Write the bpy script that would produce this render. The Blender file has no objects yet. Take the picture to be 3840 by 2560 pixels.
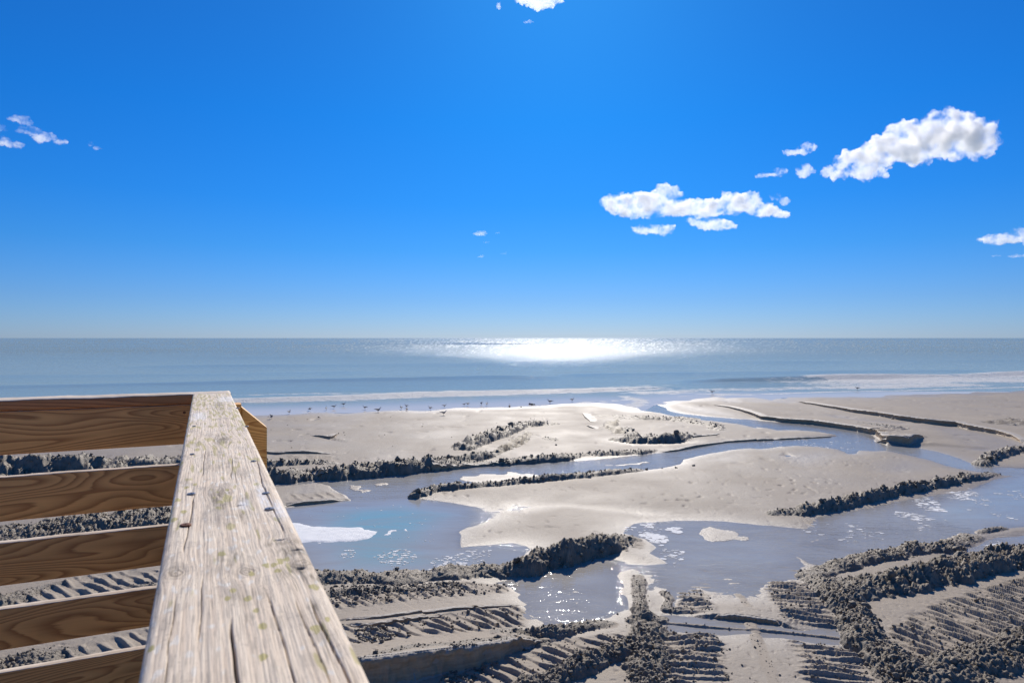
import bpy, math, random
import numpy as np
from mathutils import Vector, Matrix

random.seed(7)
R = math.radians
scene = bpy.context.scene
col = scene.collection

# ------------------------------------------------------------------ camera, sky, sun, exposure
CAM_H = 5.0
cam_d = bpy.data.cameras.new("camera"); cam = bpy.data.objects.new("camera", cam_d); col.objects.link(cam)
cam.location = (0, 0, CAM_H); cam.rotation_euler = (R(90), 0, 0)
cam_d.sensor_width = 36; cam_d.lens = 24.015; cam_d.shift_y = -0.0034
cam_d.dof.use_dof = True; cam_d.dof.focus_distance = 5.0; cam_d.dof.aperture_fstop = 14.0
cam_d.clip_start = 0.02; cam_d.clip_end = 90000
scene.camera = cam

SUN_EL, SUN_AZ = 33.0, 4.2          # degrees; azimuth measured from +Y towards +X
sd = bpy.data.lights.new("sun", 'SUN'); sun = bpy.data.objects.new("sun", sd); col.objects.link(sun)
sd.energy = 4.6; sd.angle = R(0.5); sd.color = (1.0, 0.92, 0.81)
sdir = Vector((math.sin(R(SUN_AZ))*math.cos(R(SUN_EL)), math.cos(R(SUN_AZ))*math.cos(R(SUN_EL)), math.sin(R(SUN_EL))))
sun.rotation_euler = sdir.to_track_quat('Z', 'Y').to_euler(); sun.location = (0, 0, 60)

world = bpy.data.worlds.new("World"); scene.world = world; world.use_nodes = True
wn = world.node_tree; wn.nodes.clear()
sky = wn.nodes.new('ShaderNodeTexSky'); sky.sky_type = 'NISHITA'; sky.sun_disc = False
sky.sun_elevation = R(SUN_EL); sky.sun_rotation = R(SUN_AZ)
sky.altitude = 0; sky.air_density = 1.0; sky.dust_density = 0.2; sky.ozone_density = 3.0
hs = wn.nodes.new('ShaderNodeHueSaturation'); hs.inputs['Saturation'].default_value = 1.0; hs.inputs['Hue'].default_value = 0.5
gm = wn.nodes.new('ShaderNodeGamma'); gm.inputs['Gamma'].default_value = 1.0
tc = wn.nodes.new('ShaderNodeTexCoord'); sx = wn.nodes.new('ShaderNodeSeparateXYZ'); wn.links.new(tc.outputs['Generated'], sx.inputs[0])
tint = wn.nodes.new('ShaderNodeValToRGB'); wn.links.new(sx.outputs['Z'], tint.inputs[0])
# deep polarised blue of a clear autumn sky, paling to the horizon
stops = [(0.0, (.31, .475, .92)), (.055, (.215, .425, .87)), (.125, (.11, .42, .88)), (.19, (.065, .42, .93)), (.30, (.045, .44, .98)), (.44, (.06, .45, .98)), (.65, (.13, .49, .98)), (1.0, (.22, .55, .95))]
el = tint.color_ramp.elements
while len(el) < len(stops): el.new(.5)
for i, (p_, c_) in enumerate(stops): el[i].position = p_; el[i].color = (*c_, 1)
mul = wn.nodes.new('ShaderNodeMix'); mul.data_type = 'RGBA'; mul.blend_type = 'MULTIPLY'; mul.inputs[0].default_value = 1.0
bg = wn.nodes.new('ShaderNodeBackground'); bg.inputs['Strength'].default_value = 0.1
wo = wn.nodes.new('ShaderNodeOutputWorld')
wn.links.new(sky.outputs[0], hs.inputs['Color']); wn.links.new(hs.outputs[0], gm.inputs[0])
wn.links.new(gm.outputs[0], mul.inputs[6]); wn.links.new(tint.outputs[0], mul.inputs[7]); wn.links.new(mul.outputs[2], bg.inputs[0]); wn.links.new(bg.outputs[0], wo.inputs[0])

scene.view_settings.view_transform = 'Standard'; scene.view_settings.look = 'None'
scene.view_settings.gamma = 1; scene.view_settings.use_curve_mapping = False
scene.view_settings.exposure = 0.1
cy = scene.cycles
cy.max_bounces = 7; cy.diffuse_bounces = 3; cy.glossy_bounces = 3; cy.transparent_max_bounces = 10
cy.volume_bounces = 8; cy.caustics_reflective = False; cy.caustics_refractive = False
cy.use_denoising = True; cy.volume_step_rate = .5; cy.volume_max_steps = 256

# ------------------------------------------------------------------ small tools
def tag(o, label=None, cat=None, group=None, kind=None):
    if label: o['label'] = label
    if cat: o['category'] = cat
    if group: o['group'] = group
    if kind: o['kind'] = kind
    return o

def np_mesh(name, verts, faces, mat=None, parent=None, smooth=True, attrs=None, mats=None, mat_idx=None):
    """faces: (n,3) or (n,4) int array"""
    me = bpy.data.meshes.new(name)
    verts = np.ascontiguousarray(verts, dtype=np.float32); faces = np.ascontiguousarray(faces, dtype=np.int32)
    n, k = faces.shape
    me.vertices.add(len(verts)); me.vertices.foreach_set('co', verts.ravel())
    me.loops.add(n*k); me.loops.foreach_set('vertex_index', faces.ravel())
    me.polygons.add(n); me.polygons.foreach_set('loop_start', np.arange(0, n*k, k, dtype=np.int32))
    try: me.polygons.foreach_set('loop_total', np.full(n, k, dtype=np.int32))
    except Exception: pass
    me.polygons.foreach_set('use_smooth', np.full(n, smooth, dtype=bool))
    if mat_idx is not None: me.polygons.foreach_set('material_index', np.ascontiguousarray(mat_idx, dtype=np.int32))
    for an, av in (attrs or {}).items():
        if av.ndim == 2:
            a = me.attributes.new(an, 'FLOAT_COLOR', 'POINT')
            c = np.ones((len(verts), 4), np.float32); c[:, :av.shape[1]] = av
            a.data.foreach_set('color', c.ravel())
        else:
            a = me.attributes.new(an, 'FLOAT', 'POINT'); a.data.foreach_set('value', np.ascontiguousarray(av, np.float32))
    me.update(calc_edges=True)
    o = bpy.data.objects.new(name, me); col.objects.link(o)
    for m in (mats or ([mat] if mat else [])): me.materials.append(m)
    if parent: o.parent = parent
    return o

def empty(name, loc=(0, 0, 0), rz=0.0):
    o = bpy.data.objects.new(name, None); col.objects.link(o); o.location = loc; o.rotation_euler = (0, 0, rz)
    o.empty_display_size = .1
    return o

# numpy perlin noise
_rng = np.random.default_rng(11)
_g = _rng.uniform(0, 2*np.pi, (256, 256)).astype(np.float32); _GX, _GY = np.cos(_g), np.sin(_g)
def perlin(x, y, seed=0):
    x = np.asarray(x, np.float64) + seed*17.37; y = np.asarray(y, np.float64) + seed*9.71
    xi = np.floor(x); yi = np.floor(y); fx = (x-xi).astype(np.float32); fy = (y-yi).astype(np.float32)
    xi = xi.astype(np.int64) & 255; yi = yi.astype(np.int64) & 255; x1 = (xi+1) & 255; y1 = (yi+1) & 255
    u = fx*fx*fx*(fx*(fx*6-15)+10); v = fy*fy*fy*(fy*(fy*6-15)+10)
    n00 = _GX[xi, yi]*fx+_GY[xi, yi]*fy; n10 = _GX[x1, yi]*(fx-1)+_GY[x1, yi]*fy
    n01 = _GX[xi, y1]*fx+_GY[xi, y1]*(fy-1); n11 = _GX[x1, y1]*(fx-1)+_GY[x1, y1]*(fy-1)
    a = n00+u*(n10-n00); b = n01+u*(n11-n01)
    return (a+v*(b-a))*1.5
def fbm(x, y, oct=3, seed=0, gain=.5):
    r = 0; a = 1; s = 0
    for i in range(oct):
        r = r+a*perlin(x*2**i, y*2**i, seed+i*3.1); s += a; a *= gain
    return r/s
_P = _rng.permutation(256); _P = np.concatenate([_P, _P, _P]); _V3 = _rng.normal(size=(256, 3)); _V3 /= np.linalg.norm(_V3, axis=1)[:, None]
def perlin3(p):
    i = np.floor(p).astype(np.int64); f = p-i; i &= 255; u = f*f*f*(f*(f*6-15)+10); r = 0
    for dx in (0, 1):
        for dy in (0, 1):
            for dz in (0, 1):
                h = _P[_P[_P[(i[:, 0]+dx) & 255]+((i[:, 1]+dy) & 255)]+((i[:, 2]+dz) & 255)]
                g = _V3[h]; d = f-np.array([dx, dy, dz])
                w = (u[:, 0] if dx else 1-u[:, 0])*(u[:, 1] if dy else 1-u[:, 1])*(u[:, 2] if dz else 1-u[:, 2])
                r = r+w*(g*d).sum(1)
    return r*1.5
def sstep(a, b, x):
    t = np.clip((x-a)/(b-a), 0, 1); return t*t*(3-2*t)

# survey sheets: map readings taken on the photograph onto the ground plane (real places, metres)
SHEET = {'A': (1000, 1450, 2.352), 'B': (1900, 1450, 2.352), 'C': (2840, 1450, 2.352), 'D': (1000, 1950, 2.352),
         'E': (1900, 1950, 2.352), 'F': (2840, 1950, 2.352), 'G': (0, 1700, 1.8229), 'V': (0, 0, .6125)}
FOC, CX, CY = 2561.6, 1920.0, 1267.0
def gp(s, x, y, z=0.0):
    ox, oy, k = SHEET[s]; sx = ox+x/k; sy = oy+y/k
    Y = (CAM_H-z)*FOC/max(sy-CY, .5); return ((sx-CX)*Y/FOC, Y)
def line(spec):
    """'A 1,2 3,4 B 5,6' -> list of ground points"""
    out = []; s = 'V'
    for tok in spec.split():
        if tok in SHEET: s = tok
        else:
            a, b = tok.split(','); out.append(gp(s, float(a), float(b)))
    return np.array(out)

def poly_sd(X, Y, P, m=3.0):
    """signed distance (negative inside), clamped to m"""
    out = np.full(X.shape, m, np.float32)
    sel = np.nonzero((X > P[:, 0].min()-m) & (X < P[:, 0].max()+m) & (Y > P[:, 1].min()-m) & (Y < P[:, 1].max()+m))[0]
    if len(sel) == 0: return out
    x = X[sel]; y = Y[sel]; d2 = np.full(x.shape, 1e9); ins = np.zeros(x.shape, bool)
    n = len(P)
    for i in range(n):
        a = P[i]; b = P[(i+1) % n]; e = b-a; wx = x-a[0]; wy = y-a[1]
        t = np.clip((wx*e[0]+wy*e[1])/(e@e+1e-12), 0, 1)
        d2 = np.minimum(d2, (wx-t*e[0])**2+(wy-t*e[1])**2)
        c = ((a[1] > y) != (b[1] > y))
        if e[1] != 0: ins ^= c & (x < e[0]*(y-a[1])/e[1]+a[0])
    d = np.sqrt(d2); out[sel] = np.clip(np.where(ins, -d, d), -m, m)
    return out
def line_d(X, Y, P, m):
    """indices near, distance, fraction along, side (positive = far side from camera for left-to-right lines)"""
    sel = np.nonzero((X > P[:, 0].min()-m) & (X < P[:, 0].max()+m) & (Y > P[:, 1].min()-m) & (Y < P[:, 1].max()+m))[0]
    x = X[sel]; y = Y[sel]; best = np.full(x.shape, 1e9); s = np.zeros(x.shape); side = np.zeros(x.shape)
    L = np.r_[0, np.cumsum(np.hypot(*np.diff(P, axis=0).T))]
    for i in range(len(P)-1):
        a = P[i]; e = P[i+1]-a; ln = math.hypot(*e)+1e-9; wx = x-a[0]; wy = y-a[1]
        t = np.clip((wx*e[0]+wy*e[1])/ln**2, 0, 1)
        d2 = (wx-t*e[0])**2+(wy-t*e[1])**2; b = d2 < best
        best = np.where(b, d2, best); s = np.where(b, L[i]+t*ln, s); side = np.where(b, (e[0]*wy-e[1]*wx)/ln, side)
    return sel, np.sqrt(best), s, side, L[-1]

# ------------------------------------------------------------------ the beach: what was read from the photograph
WATER = [  # (outline, depth)
 ("A 60,1090 220,1062 450,1028 700,1006 640,930 560,872 400,850 200,872 -100,890 -100,855 400,806 620,828 1000,795 1240,768 1430,752 1840,708 2100,688 "
  "B 0,690 200,676 450,656 700,650 900,632 1300,588 1500,568 1700,530 1950,492 2352,467 C 200,465 400,457 640,447 720,437 690,420 560,395 350,380 180,385 100,365 -40,350 "
  "B 2200,365 2050,330 1900,308 1700,288 1500,262 1380,235 1200,212 1120,180 1000,140 1100,60 1250,120 1330,160 1450,205 1600,240 1800,266 2000,284 2160,290 2240,296 C 0,294 200,314 480,338 700,365 "
  "850,388 1000,418 1040,455 1040,485 1140,515 1340,527 1430,534 1600,574 1750,629 1850,669 1960,699 2200,709 2352,716 2700,730 2700,800 2350,800 2200,780 2080,770 1950,748 1800,722 1650,692 1500,642 1300,592 "
  "1150,562 1050,567 930,562 860,592 800,592 720,552 560,532 380,522 200,527 0,547 B 2150,540 1950,560 1800,590 1720,605 1560,640 1550,680 1400,712 1160,738 900,742 600,765 300,790 0,815 "
  "A 2000,845 1700,865 1500,872 1320,905 1290,950 1310,985 1500,1002 1700,1032 1850,1058 1950,1100 1990,1140 D 1930,10 1790,60 1722,100 1722,165 1715,240 1900,226 2150,202 2265,226 2300,262 "
  "2230,330 2100,400 1900,460 1650,500 1400,540 1200,550 1000,540 800,550 500,520 200,510 150,200", .30),
 ("E 1500,5 1850,5 2150,30 F 141,45 300,62 450,70 500,-22 C 560,1135 900,1080 1300,1010 1700,935 1900,885 2080,815 2200,790 2352,775 2900,775 F 2900,60 2352,60 2170,64 2040,110 1960,120 "
  "1880,150 1700,200 1500,230 1150,275 950,310 700,360 560,410 530,392 430,370 300,300 350,350 420,400 380,420 440,520 130,545 85,600 E 2290,570 2260,690 2150,710 1830,700 1810,650 1700,605 1590,640 1540,700 1530,820 "
  "1440,820 1500,790 1460,680 1420,610 1370,600 1340,640 1260,620 1260,500 1130,440 1010,470 950,480 1080,400 1430,385 1290,290 1330,240 1240,165 1190,150 1040,112 1060,80 1130,30 1380,12", .07),
 ("E -120,545 0,525 200,490 380,440 540,400 860,330 1080,372 1110,400 1000,500 1060,590 1010,640 1080,690 1100,790 980,830 850,880 700,920 560,962 380,962 200,940 260,900 200,850 60,700 110,650 0,570", .05),
 ("E 1310,860 1500,835 1840,868 2352,912 F 200,927 700,962 800,1000 860,1090 700,1092 300,1045 0,1022 E 2170,1002 1880,1002 1700,982 1400,962 1320,925", .06),
 ("F 1700,310 1740,255 1850,245 1990,200 2100,155 2352,130 2800,130 2800,330 2240,330 2100,300 1950,310 1760,335", .06),
 ("B 950,478 1040,470 1300,490 1500,485 1700,500 1600,515 1300,512 1050,500", .03),
 ("C 700,262 850,290 1060,310 1300,322 1240,332 980,312 760,282", .02),
 ("C 1650,345 1800,380 2000,420 2200,480 2290,520 2150,545 2000,560 1850,520 1700,430", .012),
]
SEA = ("V -1500,1000 0,966 612,953 873,945 1133,936 1240,931 1320,927 1372,925 1424,930 1476,943 1500,930 1560,921 1606,918 1645,912 1662,918 1680,914 1739,913 1770,922 1797,913 2000,912 2160,905 2352,898 4200,890 "
       "4200,779 -1500,779")
ISLANDS = [("E 1730,60 1790,58 2150,130 2140,175 1860,180 1740,185 1720,150", .03),
           ("A 710,866 820,856 860,905 960,905 850,938 780,915", .012), ("A 1690,800 1900,770 2352,762 2500,790 2200,822 1900,842 1740,835", .015),
           ("B 840,690 1000,685 1250,658 1260,675 1060,700 860,697", .01), ("B 0,745 220,775 150,800 0,790", .012),
           ("C 1040,462 1110,470 1140,505 1040,485", .03), ("A 980,850 1080,838 1070,868 990,868", .01)]
THIN = [ # outline, mean level, ripple height, wave length
 ("A 60,880 400,815 600,840 560,870 680,985 690,1000 200,1040 60,1060", .004, .012, .35),
 ("B 1320,140 1480,122 1680,160 1850,190 2050,240 2200,282 2000,278 1800,262 1600,235 1450,200", .006, .012, .8),
 ("A 1850,1055 2000,1000 2352,960 B 300,1010 700,1040 1200,1060 1700,1120 1760,1170 E 1700,0 1450,5 1150,20 1000,-20 500,-80 100,-20 D 1900,10 1800,40", -.004, .015, .26),
 ("C 0,590 300,560 560,540 760,590 860,610 700,690 420,740 100,650", .016, .011, .35),
 ("C 940,700 1200,600 1500,660 1680,720 1600,760 1250,800 1000,760", .014, .010, .3),
 ("C 380,960 560,940 600,990 400,1010", .008, .012, .25),
 ("F -300,80 0,110 450,75 1100,30 1700,20 1980,120 1500,200 900,260 520,380 300,280 100,220 -100,160", -.004, .009, .4),
 ("E 60,560 300,520 700,520 900,560 950,700 850,860 600,930 350,850 200,700", -.005, .014, .5),
 ("E 1100,420 1430,400 1450,560 1500,700 1250,640 1120,450", -.001, .010, .4),
 ("E 1620,420 1790,360 2352,380 F 60,480 80,600 E 2200,690 1850,690 1800,600 1640,580", -.002, .014, .4),
 ("C 1100,1140 1500,990 1850,900 1900,960 1600,1100 1200,1180", -.004, .010, .5),
 ("C 1650,420 1850,420 2050,500 2000,570 1900,560 1700,470", .000, .012, .3),
 ("B 1560,650 1750,600 2000,560 2200,600 2100,680 1700,690", .008, .012, .3),
]
SCARPS = [ # foot line left to right, height at ends/inner, fall-off behind, owner label
 ("B 1830,168 1950,192 2050,217 2150,252 2240,288 2352,300 C 200,310 480,332 700,362 850,385 1040,425 1130,500", [.03, .10, .14, .18, .2, .22, .25, .27, .28, .3, .32, .28], 2.2),
 ("C 360,139 600,187 850,237 1060,268 1250,303 1500,333 1750,353 1850,378 2100,423 2250,463 2330,503", [.03, .12, .16, .2, .25, .28, .3, .3, .25, .2, .1], 4.0),
 ("B 1380,577 1500,567 1700,527 1950,490 2200,474 C 0,477 400,457 700,441", [.02, .08, .08, .07, .06, .06, .06, .04], 1.2),
 ("A 180,1055 350,1037 520,1022 690,1004", [.08, .1, .1, .05], .6),
 ("A 385,440 470,455 560,472 590,462 630,425", [.02, .10, .14, .12, .03], .5),
 ("A -400,602 20,602 300,600 500,604 560,606", [.08, .1, .08, .12, .02], .8),
 ("B 665,240 690,282 740,320", [.03, .08, .04], .4), ("B 697,352 740,372 790,382", [.03, .08, .04], .4),
 ("B 1600,462 1850,440 1885,425", [.03, .05, .03], .5),
 ("D 700,955 1030,948 1500,873 1850,815 2180,763", [.03, .04, .04, .04, .02], .35),
 ("D 740,1010 970,1025 1250,975 1500,915 1560,895", [.03, .06, .06, .05, .02], .3),
 ("D 600,1560 1100,1470 1500,1395 1850,1325 2050,1255 E 60,1185 320,1110", [.45, .42, .38, .34, .3, .2, .05], 1.3),
 ("E 1830,862 2100,882 2352,910 F 200,925", [.06, .08, .08, .06], .5),
 ("A 390,810 480,815 560,812", [.2, .25, .2], .6),
 ("A 1400,745 1600,733 1840,706 2100,688", [.3, .12, .06, .04], .5),
 ("C 1040,485 1140,505 1340,522 1470,482", [.05, .3, .3, .15], .8),
]
# (foot or centre line, half width, heights, crumble, is-foot, label)
BERMS = [
 ("A 520,800 620,822 1000,790 1240,765 1450,738 1620,722 1840,700", .62, [.30, .42, .46, .46, .42, .2, .08], 1.0, True, "longest dark crumbly sand bank beside the narrow stream, right of the railing post"),
 ("A 1430,672 1560,690 1700,692 1850,668 2000,622", .35, [.2, .34, .36, .3, .12], .7, True, "blue-shadowed cut sand bank behind the right end of the long dark bank"),
 ("A -300,880 80,850 250,840 390,806", .65, [.35, .38, .38, .15], 1.0, True, "dark lumpy sand mound just right of the railing, at the stream edge"),
 ("A -700,745 -300,730 30,715 200,702 450,692 560,700", .35, [.2, .25, .24, .24, .2, .12], .9, True, "low crumbly sand ridge behind the mound just right of the railing"),
 ("A 1740,572 1900,505 2100,432 2270,352", .6, [.38, .44, .38, .2], .9, True, "slanting crumbly ridge on the far flat sand, above the long dark bank"),
 ("B 120,366 250,356 390,348", .5, [.1, .30, .18], .9, True, "short crumbly ridge at the upper end of the slanting ridge"),
 ("A 1300,985 1450,945 1700,912 2000,886 2200,868 B 0,870 300,850 600,820 900,785 1160,746", .26, [.24, .22, .2, .2, .2, .2, .18, .18, .16, .06], 1.1, True, "long thin ridge of dark sand lumps between the stream and the central flat"),
 ("A 1900,702 2100,692 B 0,688 200,676 450,656 600,632", .4, [.1, .2, .2, .24, .24, .1], .9, True, "dark ridge on the far bank of the stream, left one of two end to end"),
 ("B 610,622 750,616 950,606 1060,598 1200,590 1270,576", .32, [.1, .18, .18, .15, .18, .05], .9, True, "dark ridge on the far bank of the stream, right one of two end to end"),
 ("B 1000,480 1100,492 1200,497 1380,500 1500,487 1600,450", .55, [.16, .38, .42, .42, .34, .2], .7, True, "dark bank over the small hollow in the far flat sand, centre right"),
 ("B 1060,372 1085,410 1130,445", .3, [.1, .2, .2], .8, False, "stubby ridge rising left of the hollow in the far flat sand"),
 ("B 740,268 900,266 1190,268", .4, [.08, .16, .1], .8, False, "thin crumb ridge on far flat sand, topmost above the hollow"),
 ("B 970,288 1200,294 1500,300 1650,325 1750,345", .5, [.12, .19, .19, .18, .1], .9, False, "curved crumb ridge looping above the hollow in the far flat sand"),
 ("B 1400,276 1530,280 1650,284", .4, [.08, .18, .08], .8, False, "thin crumb ridge right of the topmost one, near the upper stream"),
 ("B 1780,328 1840,350 1855,388", .45, [.1, .2, .12], .8, False, "small curled ridge at the right end of the far looping marks"),
 ("B 350,460 410,480", .3, [.1, .14], 1.0, False, "small dark lump line below the slanting ridge on the far flat"),
 ("D 300,590 560,575 800,562 1000,572 1300,562 1500,532 1800,512 2000,492 E 0,500 200,480 400,412 600,372 850,302 950,262 1030,200", .40, [.16, .16, .14, .14, .12, .14, .14, .18, .26, .4, .44, .44, .36, .25, .08], 1.0, True, "tall black lumpy bank holding the near side of the blue pool"),
 ("E 1155,505 1170,560 1165,640 1185,740 1160,820 1225,900", .15, [.03, .06, .05, .08, .12, .2], 1.2, False, "narrow lumpy ridge standing between the silvery puddle and the flooded track"),
 ("E 1225,900 1240,1000 1215,1150 1240,1300 1260,1435 1280,1650", .34, [.12, .17, .2, .2, .2, .2], 1.0, False, "broad crumbly ridge left of the bulldozer tracks, bottom centre"),
 ("E 1240,1120 1000,1190 800,1270 600,1350 400,1440 150,1560 -300,1750", .26, [.14, .2, .22, .22, .2, .2, .2], 1.0, False, "diagonal crumbly ridge running down to the bottom edge from the broad ridge"),
 ("E -80,1085 200,1070 400,1065 600,1000 760,972 900,962", .18, [.08, .16, .18, .16, .1, .04], 1.0, True, "low crumbly ridge along the near edge of the silvery puddle"),
 ("D 900,1500 1050,1400 1250,1310 1500,1290 1800,1250 2050,1190 E 50,1150 330,1105", .14, [.06, .07, .07, .06, .08, .12, .14, .06], 1.0, False, "crumbly lip along the top of the brown cut bank, bottom centre"),
 ("F 480,495 620,440 800,405 1000,345 1250,305 1500,255 1680,262 1760,205 1880,150", .30, [.08, .14, .16, .18, .18, .2, .16, .1, .05], 1.0, False, "outer crumbly ridge along the shallow lagoon, right side"),
 ("F 1965,112 2060,95 2160,72", .14, [.05, .12, .05], 1.0, False, "small lone crumbly ridge on the spit at the right"),
 ("F 760,610 900,630 1200,590 1500,535 1800,460 2100,395 2352,345 2800,270", .50, [.16, .28, .32, .33, .32, .32, .3, .28], 1.0, False, "widest dark crumbly bank, right side between two strips of smooth sand"),
 ("F 490,510 600,590 720,700 850,860 905,1000 1000,1130 1130,1230 1230,1350 1290,1480 1350,1650", .36, [.08, .14, .2, .24, .22, .2, .2, .22, .2, .2], 1.0, False, "crumbly bank bordering the right edge of the bulldozer tracks"),
 ("F 1350,1440 1500,1390 1800,1330 2100,1260 2352,1180 2800,1060", .50, [.14, .18, .2, .22, .24, .24], 1.0, False, "crumbly bank across the bottom right corner"),
 ("C 1975,685 2080,630 2200,592 2352,572 2700,540", .36, [.2, .28, .26, .26, .26], .9, False, "dark ridge at the right edge beyond the lagoon"),
 ("C 150,1150 400,1137 700,1082 900,1025 1200,962 1500,905 1750,855 1900,822 2090,782", .27, [.12, .28, .32, .3, .28, .26, .24, .18, .05], 1.1, True, "long black lumpy bank between the central flat and the lagoon, right of centre"),
 ("C 900,345 1000,350 1150,375 1260,400", .5, [.06, .1, .1, .06], .8, False, "crumbly top of the sand platform at the end of the far stream bank"),
 ("G -500,150 0,148 300,138 700,135 1100,112 1300,92", 1.0, [.60, .60, .58, .5, .4, .28], .9, True, "blue-shadowed sand bank seen under the top board of the railing"),
 ("G -100,690 200,640 500,610 800,580 1100,560 1300,570", 1.3, [.12, .22, .3, .34, .36, .3], 1.0, True, "clod pile seen under the second board of the railing"),
 ("G -500,1080 0,1040 200,980 330,930", .35, [.3, .2, .14, .06], .9, False, "crumbly ridge seen under the third board of the railing"),
 ("G -500,1620 0,1500 300,1430 480,1390", .40, [.3, .24, .18, .06], .9, False, "crumbly ridge seen under the fourth board of the railing"),
 ("G 900,935 1000,950 1150,930 1300,900", .2, [.08, .12, .14, .1], .9, False, "short lump ridge seen between boards next to the top rail"),
 ("D 500,690 700,665 1000,640 1400,610 1700,580", .2, [.14, .12, .1, .08, .04], .9, False, "low crumbly ridge just below the tall black bank, beside the railing"),
 ("E 2040,655 2085,700 2125,775", .07, [.012, .015, .012], .25, False, "little centre ridge between the tracks, above the water cut"),
 ("E 2150,915 2200,985", .10, [.02, .02], .25, False, "little centre ridge between the tracks, in the water cut"),
 ("E 2190,1015 2260,1200 2330,1390 2420,1650", .10, [.018, .022, .022, .022], .3, False, "centre ridge between the tracks, below the water cut"),
 ("E 1400,905 1830,948 2130,965 F 0,968 230,990 700,1040", .045, [.02, .035, .04, .04, .04, .03], .4, False, "thin wet lip lying along the middle of the water cut"),
 ("E 1380,640 1440,700 1400,800 1500,805", .10, [.04, .06, .07, .06], 1.0, False, "small lump patch at the flooded end of the left track"),
]
TREADS = [ # outline, two points giving the cleat direction, pitch, height, roughness, label
 ("F 1120,1010 1400,850 1700,720 2000,620 2352,540 2800,460 2800,1000 2352,1110 1700,1260 1400,1310 1250,1150", "F 1400,920 2000,1160", .21, .055, .8, "wide belt of crawler tread marks on the sand at the right edge"),
 ("F 120,545 455,560 560,700 660,945 220,915 160,760 80,600", "F 200,900 650,950", .20, .05, .9, "right crawler track above the water cut"),
 ("F 285,1055 820,1115 900,1250 1000,1435 1080,1650 500,1650 380,1280", "F 400,1220 880,1270", .20, .055, .9, "right crawler track below the water cut"),
 ("E 1530,640 1700,615 1805,680 1825,845 1530,830", "E 1540,780 1810,800", .19, .05, 1.0, "left crawler track above the water cut"),
 ("E 1395,965 1870,1000 1900,1100 1940,1300 1960,1435 1980,1650 1400,1650 1390,1200", "E 1420,1150 1900,1170", .20, .05, 1.1, "left crawler track below the water cut"),
 ("E 0,1245 300,1140 620,1060 900,1010 1050,1060 850,1180 650,1280 420,1390 250,1500 -400,1750 -1100,1750 -500,1480", "E 110,1220 450,1385", .24, .06, .5, "diagonal crawler track between the two ridges, bottom centre"),
 ("D 300,1000 760,1000 950,1030 1200,975 1450,930 1700,850 2180,770 2340,860 2250,950 1950,1040 1650,1100 1400,1140 1000,1210 700,1240 300,1200", "D 1240,990 1500,1130", .22, .055, .6, "slanting crawler track beside the railing, below the smooth sand band"),
 ("D 300,680 700,665 1200,625 1600,575 2100,565 2150,640 1500,720 1000,780 640,820 300,830", "D 960,680 1130,790", .22, .04, 1.2, "crumbled crawler track beside the railing, above the smooth sand band"),
 ("A 1960,600 2080,520 2200,460 2280,400 2330,430 2280,500 2150,560 2050,620", "A 2000,580 2200,560", .48, .16, 1.0, "dark tread patch below the slanting ridge on the far flat"),
 ("B 835,350 880,315 980,312 1015,372 1050,400 1030,422 930,425 890,385", "B 840,345 1010,350", .6, .18, .8, "tread patch on the far flat sand, left of the hollow"),
 ("C 1050,405 1150,362 1350,392 1300,432 1130,465 1060,440", "C 1100,400 1300,410", .3, .07, .6, "tread marks on the sand platform at the end of the stream bank"),
 ("C 1950,347 2200,295 2352,308 2700,330 2700,400 2352,378 2100,365", "C 2100,350 2352,345", .5, .12, .7, "tread patch on the upper beach at the far right"),
 ("E 1610,450 1780,395 1812,600 1640,585", "E 1620,500 1800,510", .2, .022, .4, "flooded end of the left crawler track"),
 ("F 140,400 330,385 440,515 130,525", "F 150,470 380,480", .2, .03, .5, "flooded end of the right crawler track"),
 ("G -500,230 -500,160 600,135 900,125 1000,160 700,240", "G 200,136 205,190", .3, .05, .5, "row of tread teeth seen under the top board of the railing"),
 ("G 200,990 300,930 600,860 1090,830 1090,930 850,980 700,1030 300,1120 -500,1300 -300,1120", "G 470,925 620,1010", .24, .06, .6, "crawler track seen under the third board of the railing"),
 ("G 420,1400 700,1300 1000,1240 1100,1300 1000,1420 800,1520 300,1700 -200,1900 200,1520", "G 560,1370 650,1440", .24, .06, .5, "crawler track seen under the fourth board of the railing"),
 ("G -200,620 -100,520 150,500 180,560 100,640", "G 0,560 150,565", .25, .05, .6, "tread marks seen at the left under the second board of the railing"),
 ("A 180,960 250,945 600,930 680,985 500,1000 200,1025", "A 330,960 390,1010", .35, .03, .3, "wet tread marks on the foamy flat beside the railing"),
 ("A 60,610 560,612 620,640 560,670 200,690 40,680", "A 100,640 400,655", .4, .03, 1.2, "scuffed sand behind the low ridge near the railing"),
 ("E 1020,165 1060,135 1190,150 1230,210 1200,260 1140,250 1040,220", "E 1040,180 1190,190", .2, .03, .8, "scuffed end of the tall black bank"),
 ("A 1700,545 1730,470 1860,485 1780,540", "A 1720,510 1830,515", .4, .05, .8, "scuff marks left of the slanting ridge"),
 ("C 380,1180 700,1120 1200,1020 1260,1050 900,1150 500,1230", "C 700,1100 800,1150", .16, .014, .3, "ripple teeth in front of the long black lumpy bank"),
]
for k in ('W',): pass
_W = [(line(s), d) for s, d in WATER]; _SEA = line(SEA); _IS = [(line(s), h) for s, h in ISLANDS]
_TH = [(line(s), a, b, c) for s, a, b, c in THIN]; _SC = [(line(s), np.array(h), L) for s, h, L in SCARPS]
_BM = []
for s, w, h, c, foot, lab in BERMS:
    P = line(s)
    if foot:
        r = np.hypot(P[:, 0], P[:, 1]); P = P*((r+w*.8)/r)[:, None]
    _BM.append((P, w, np.array(h), c, lab))
_TR = []
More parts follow.
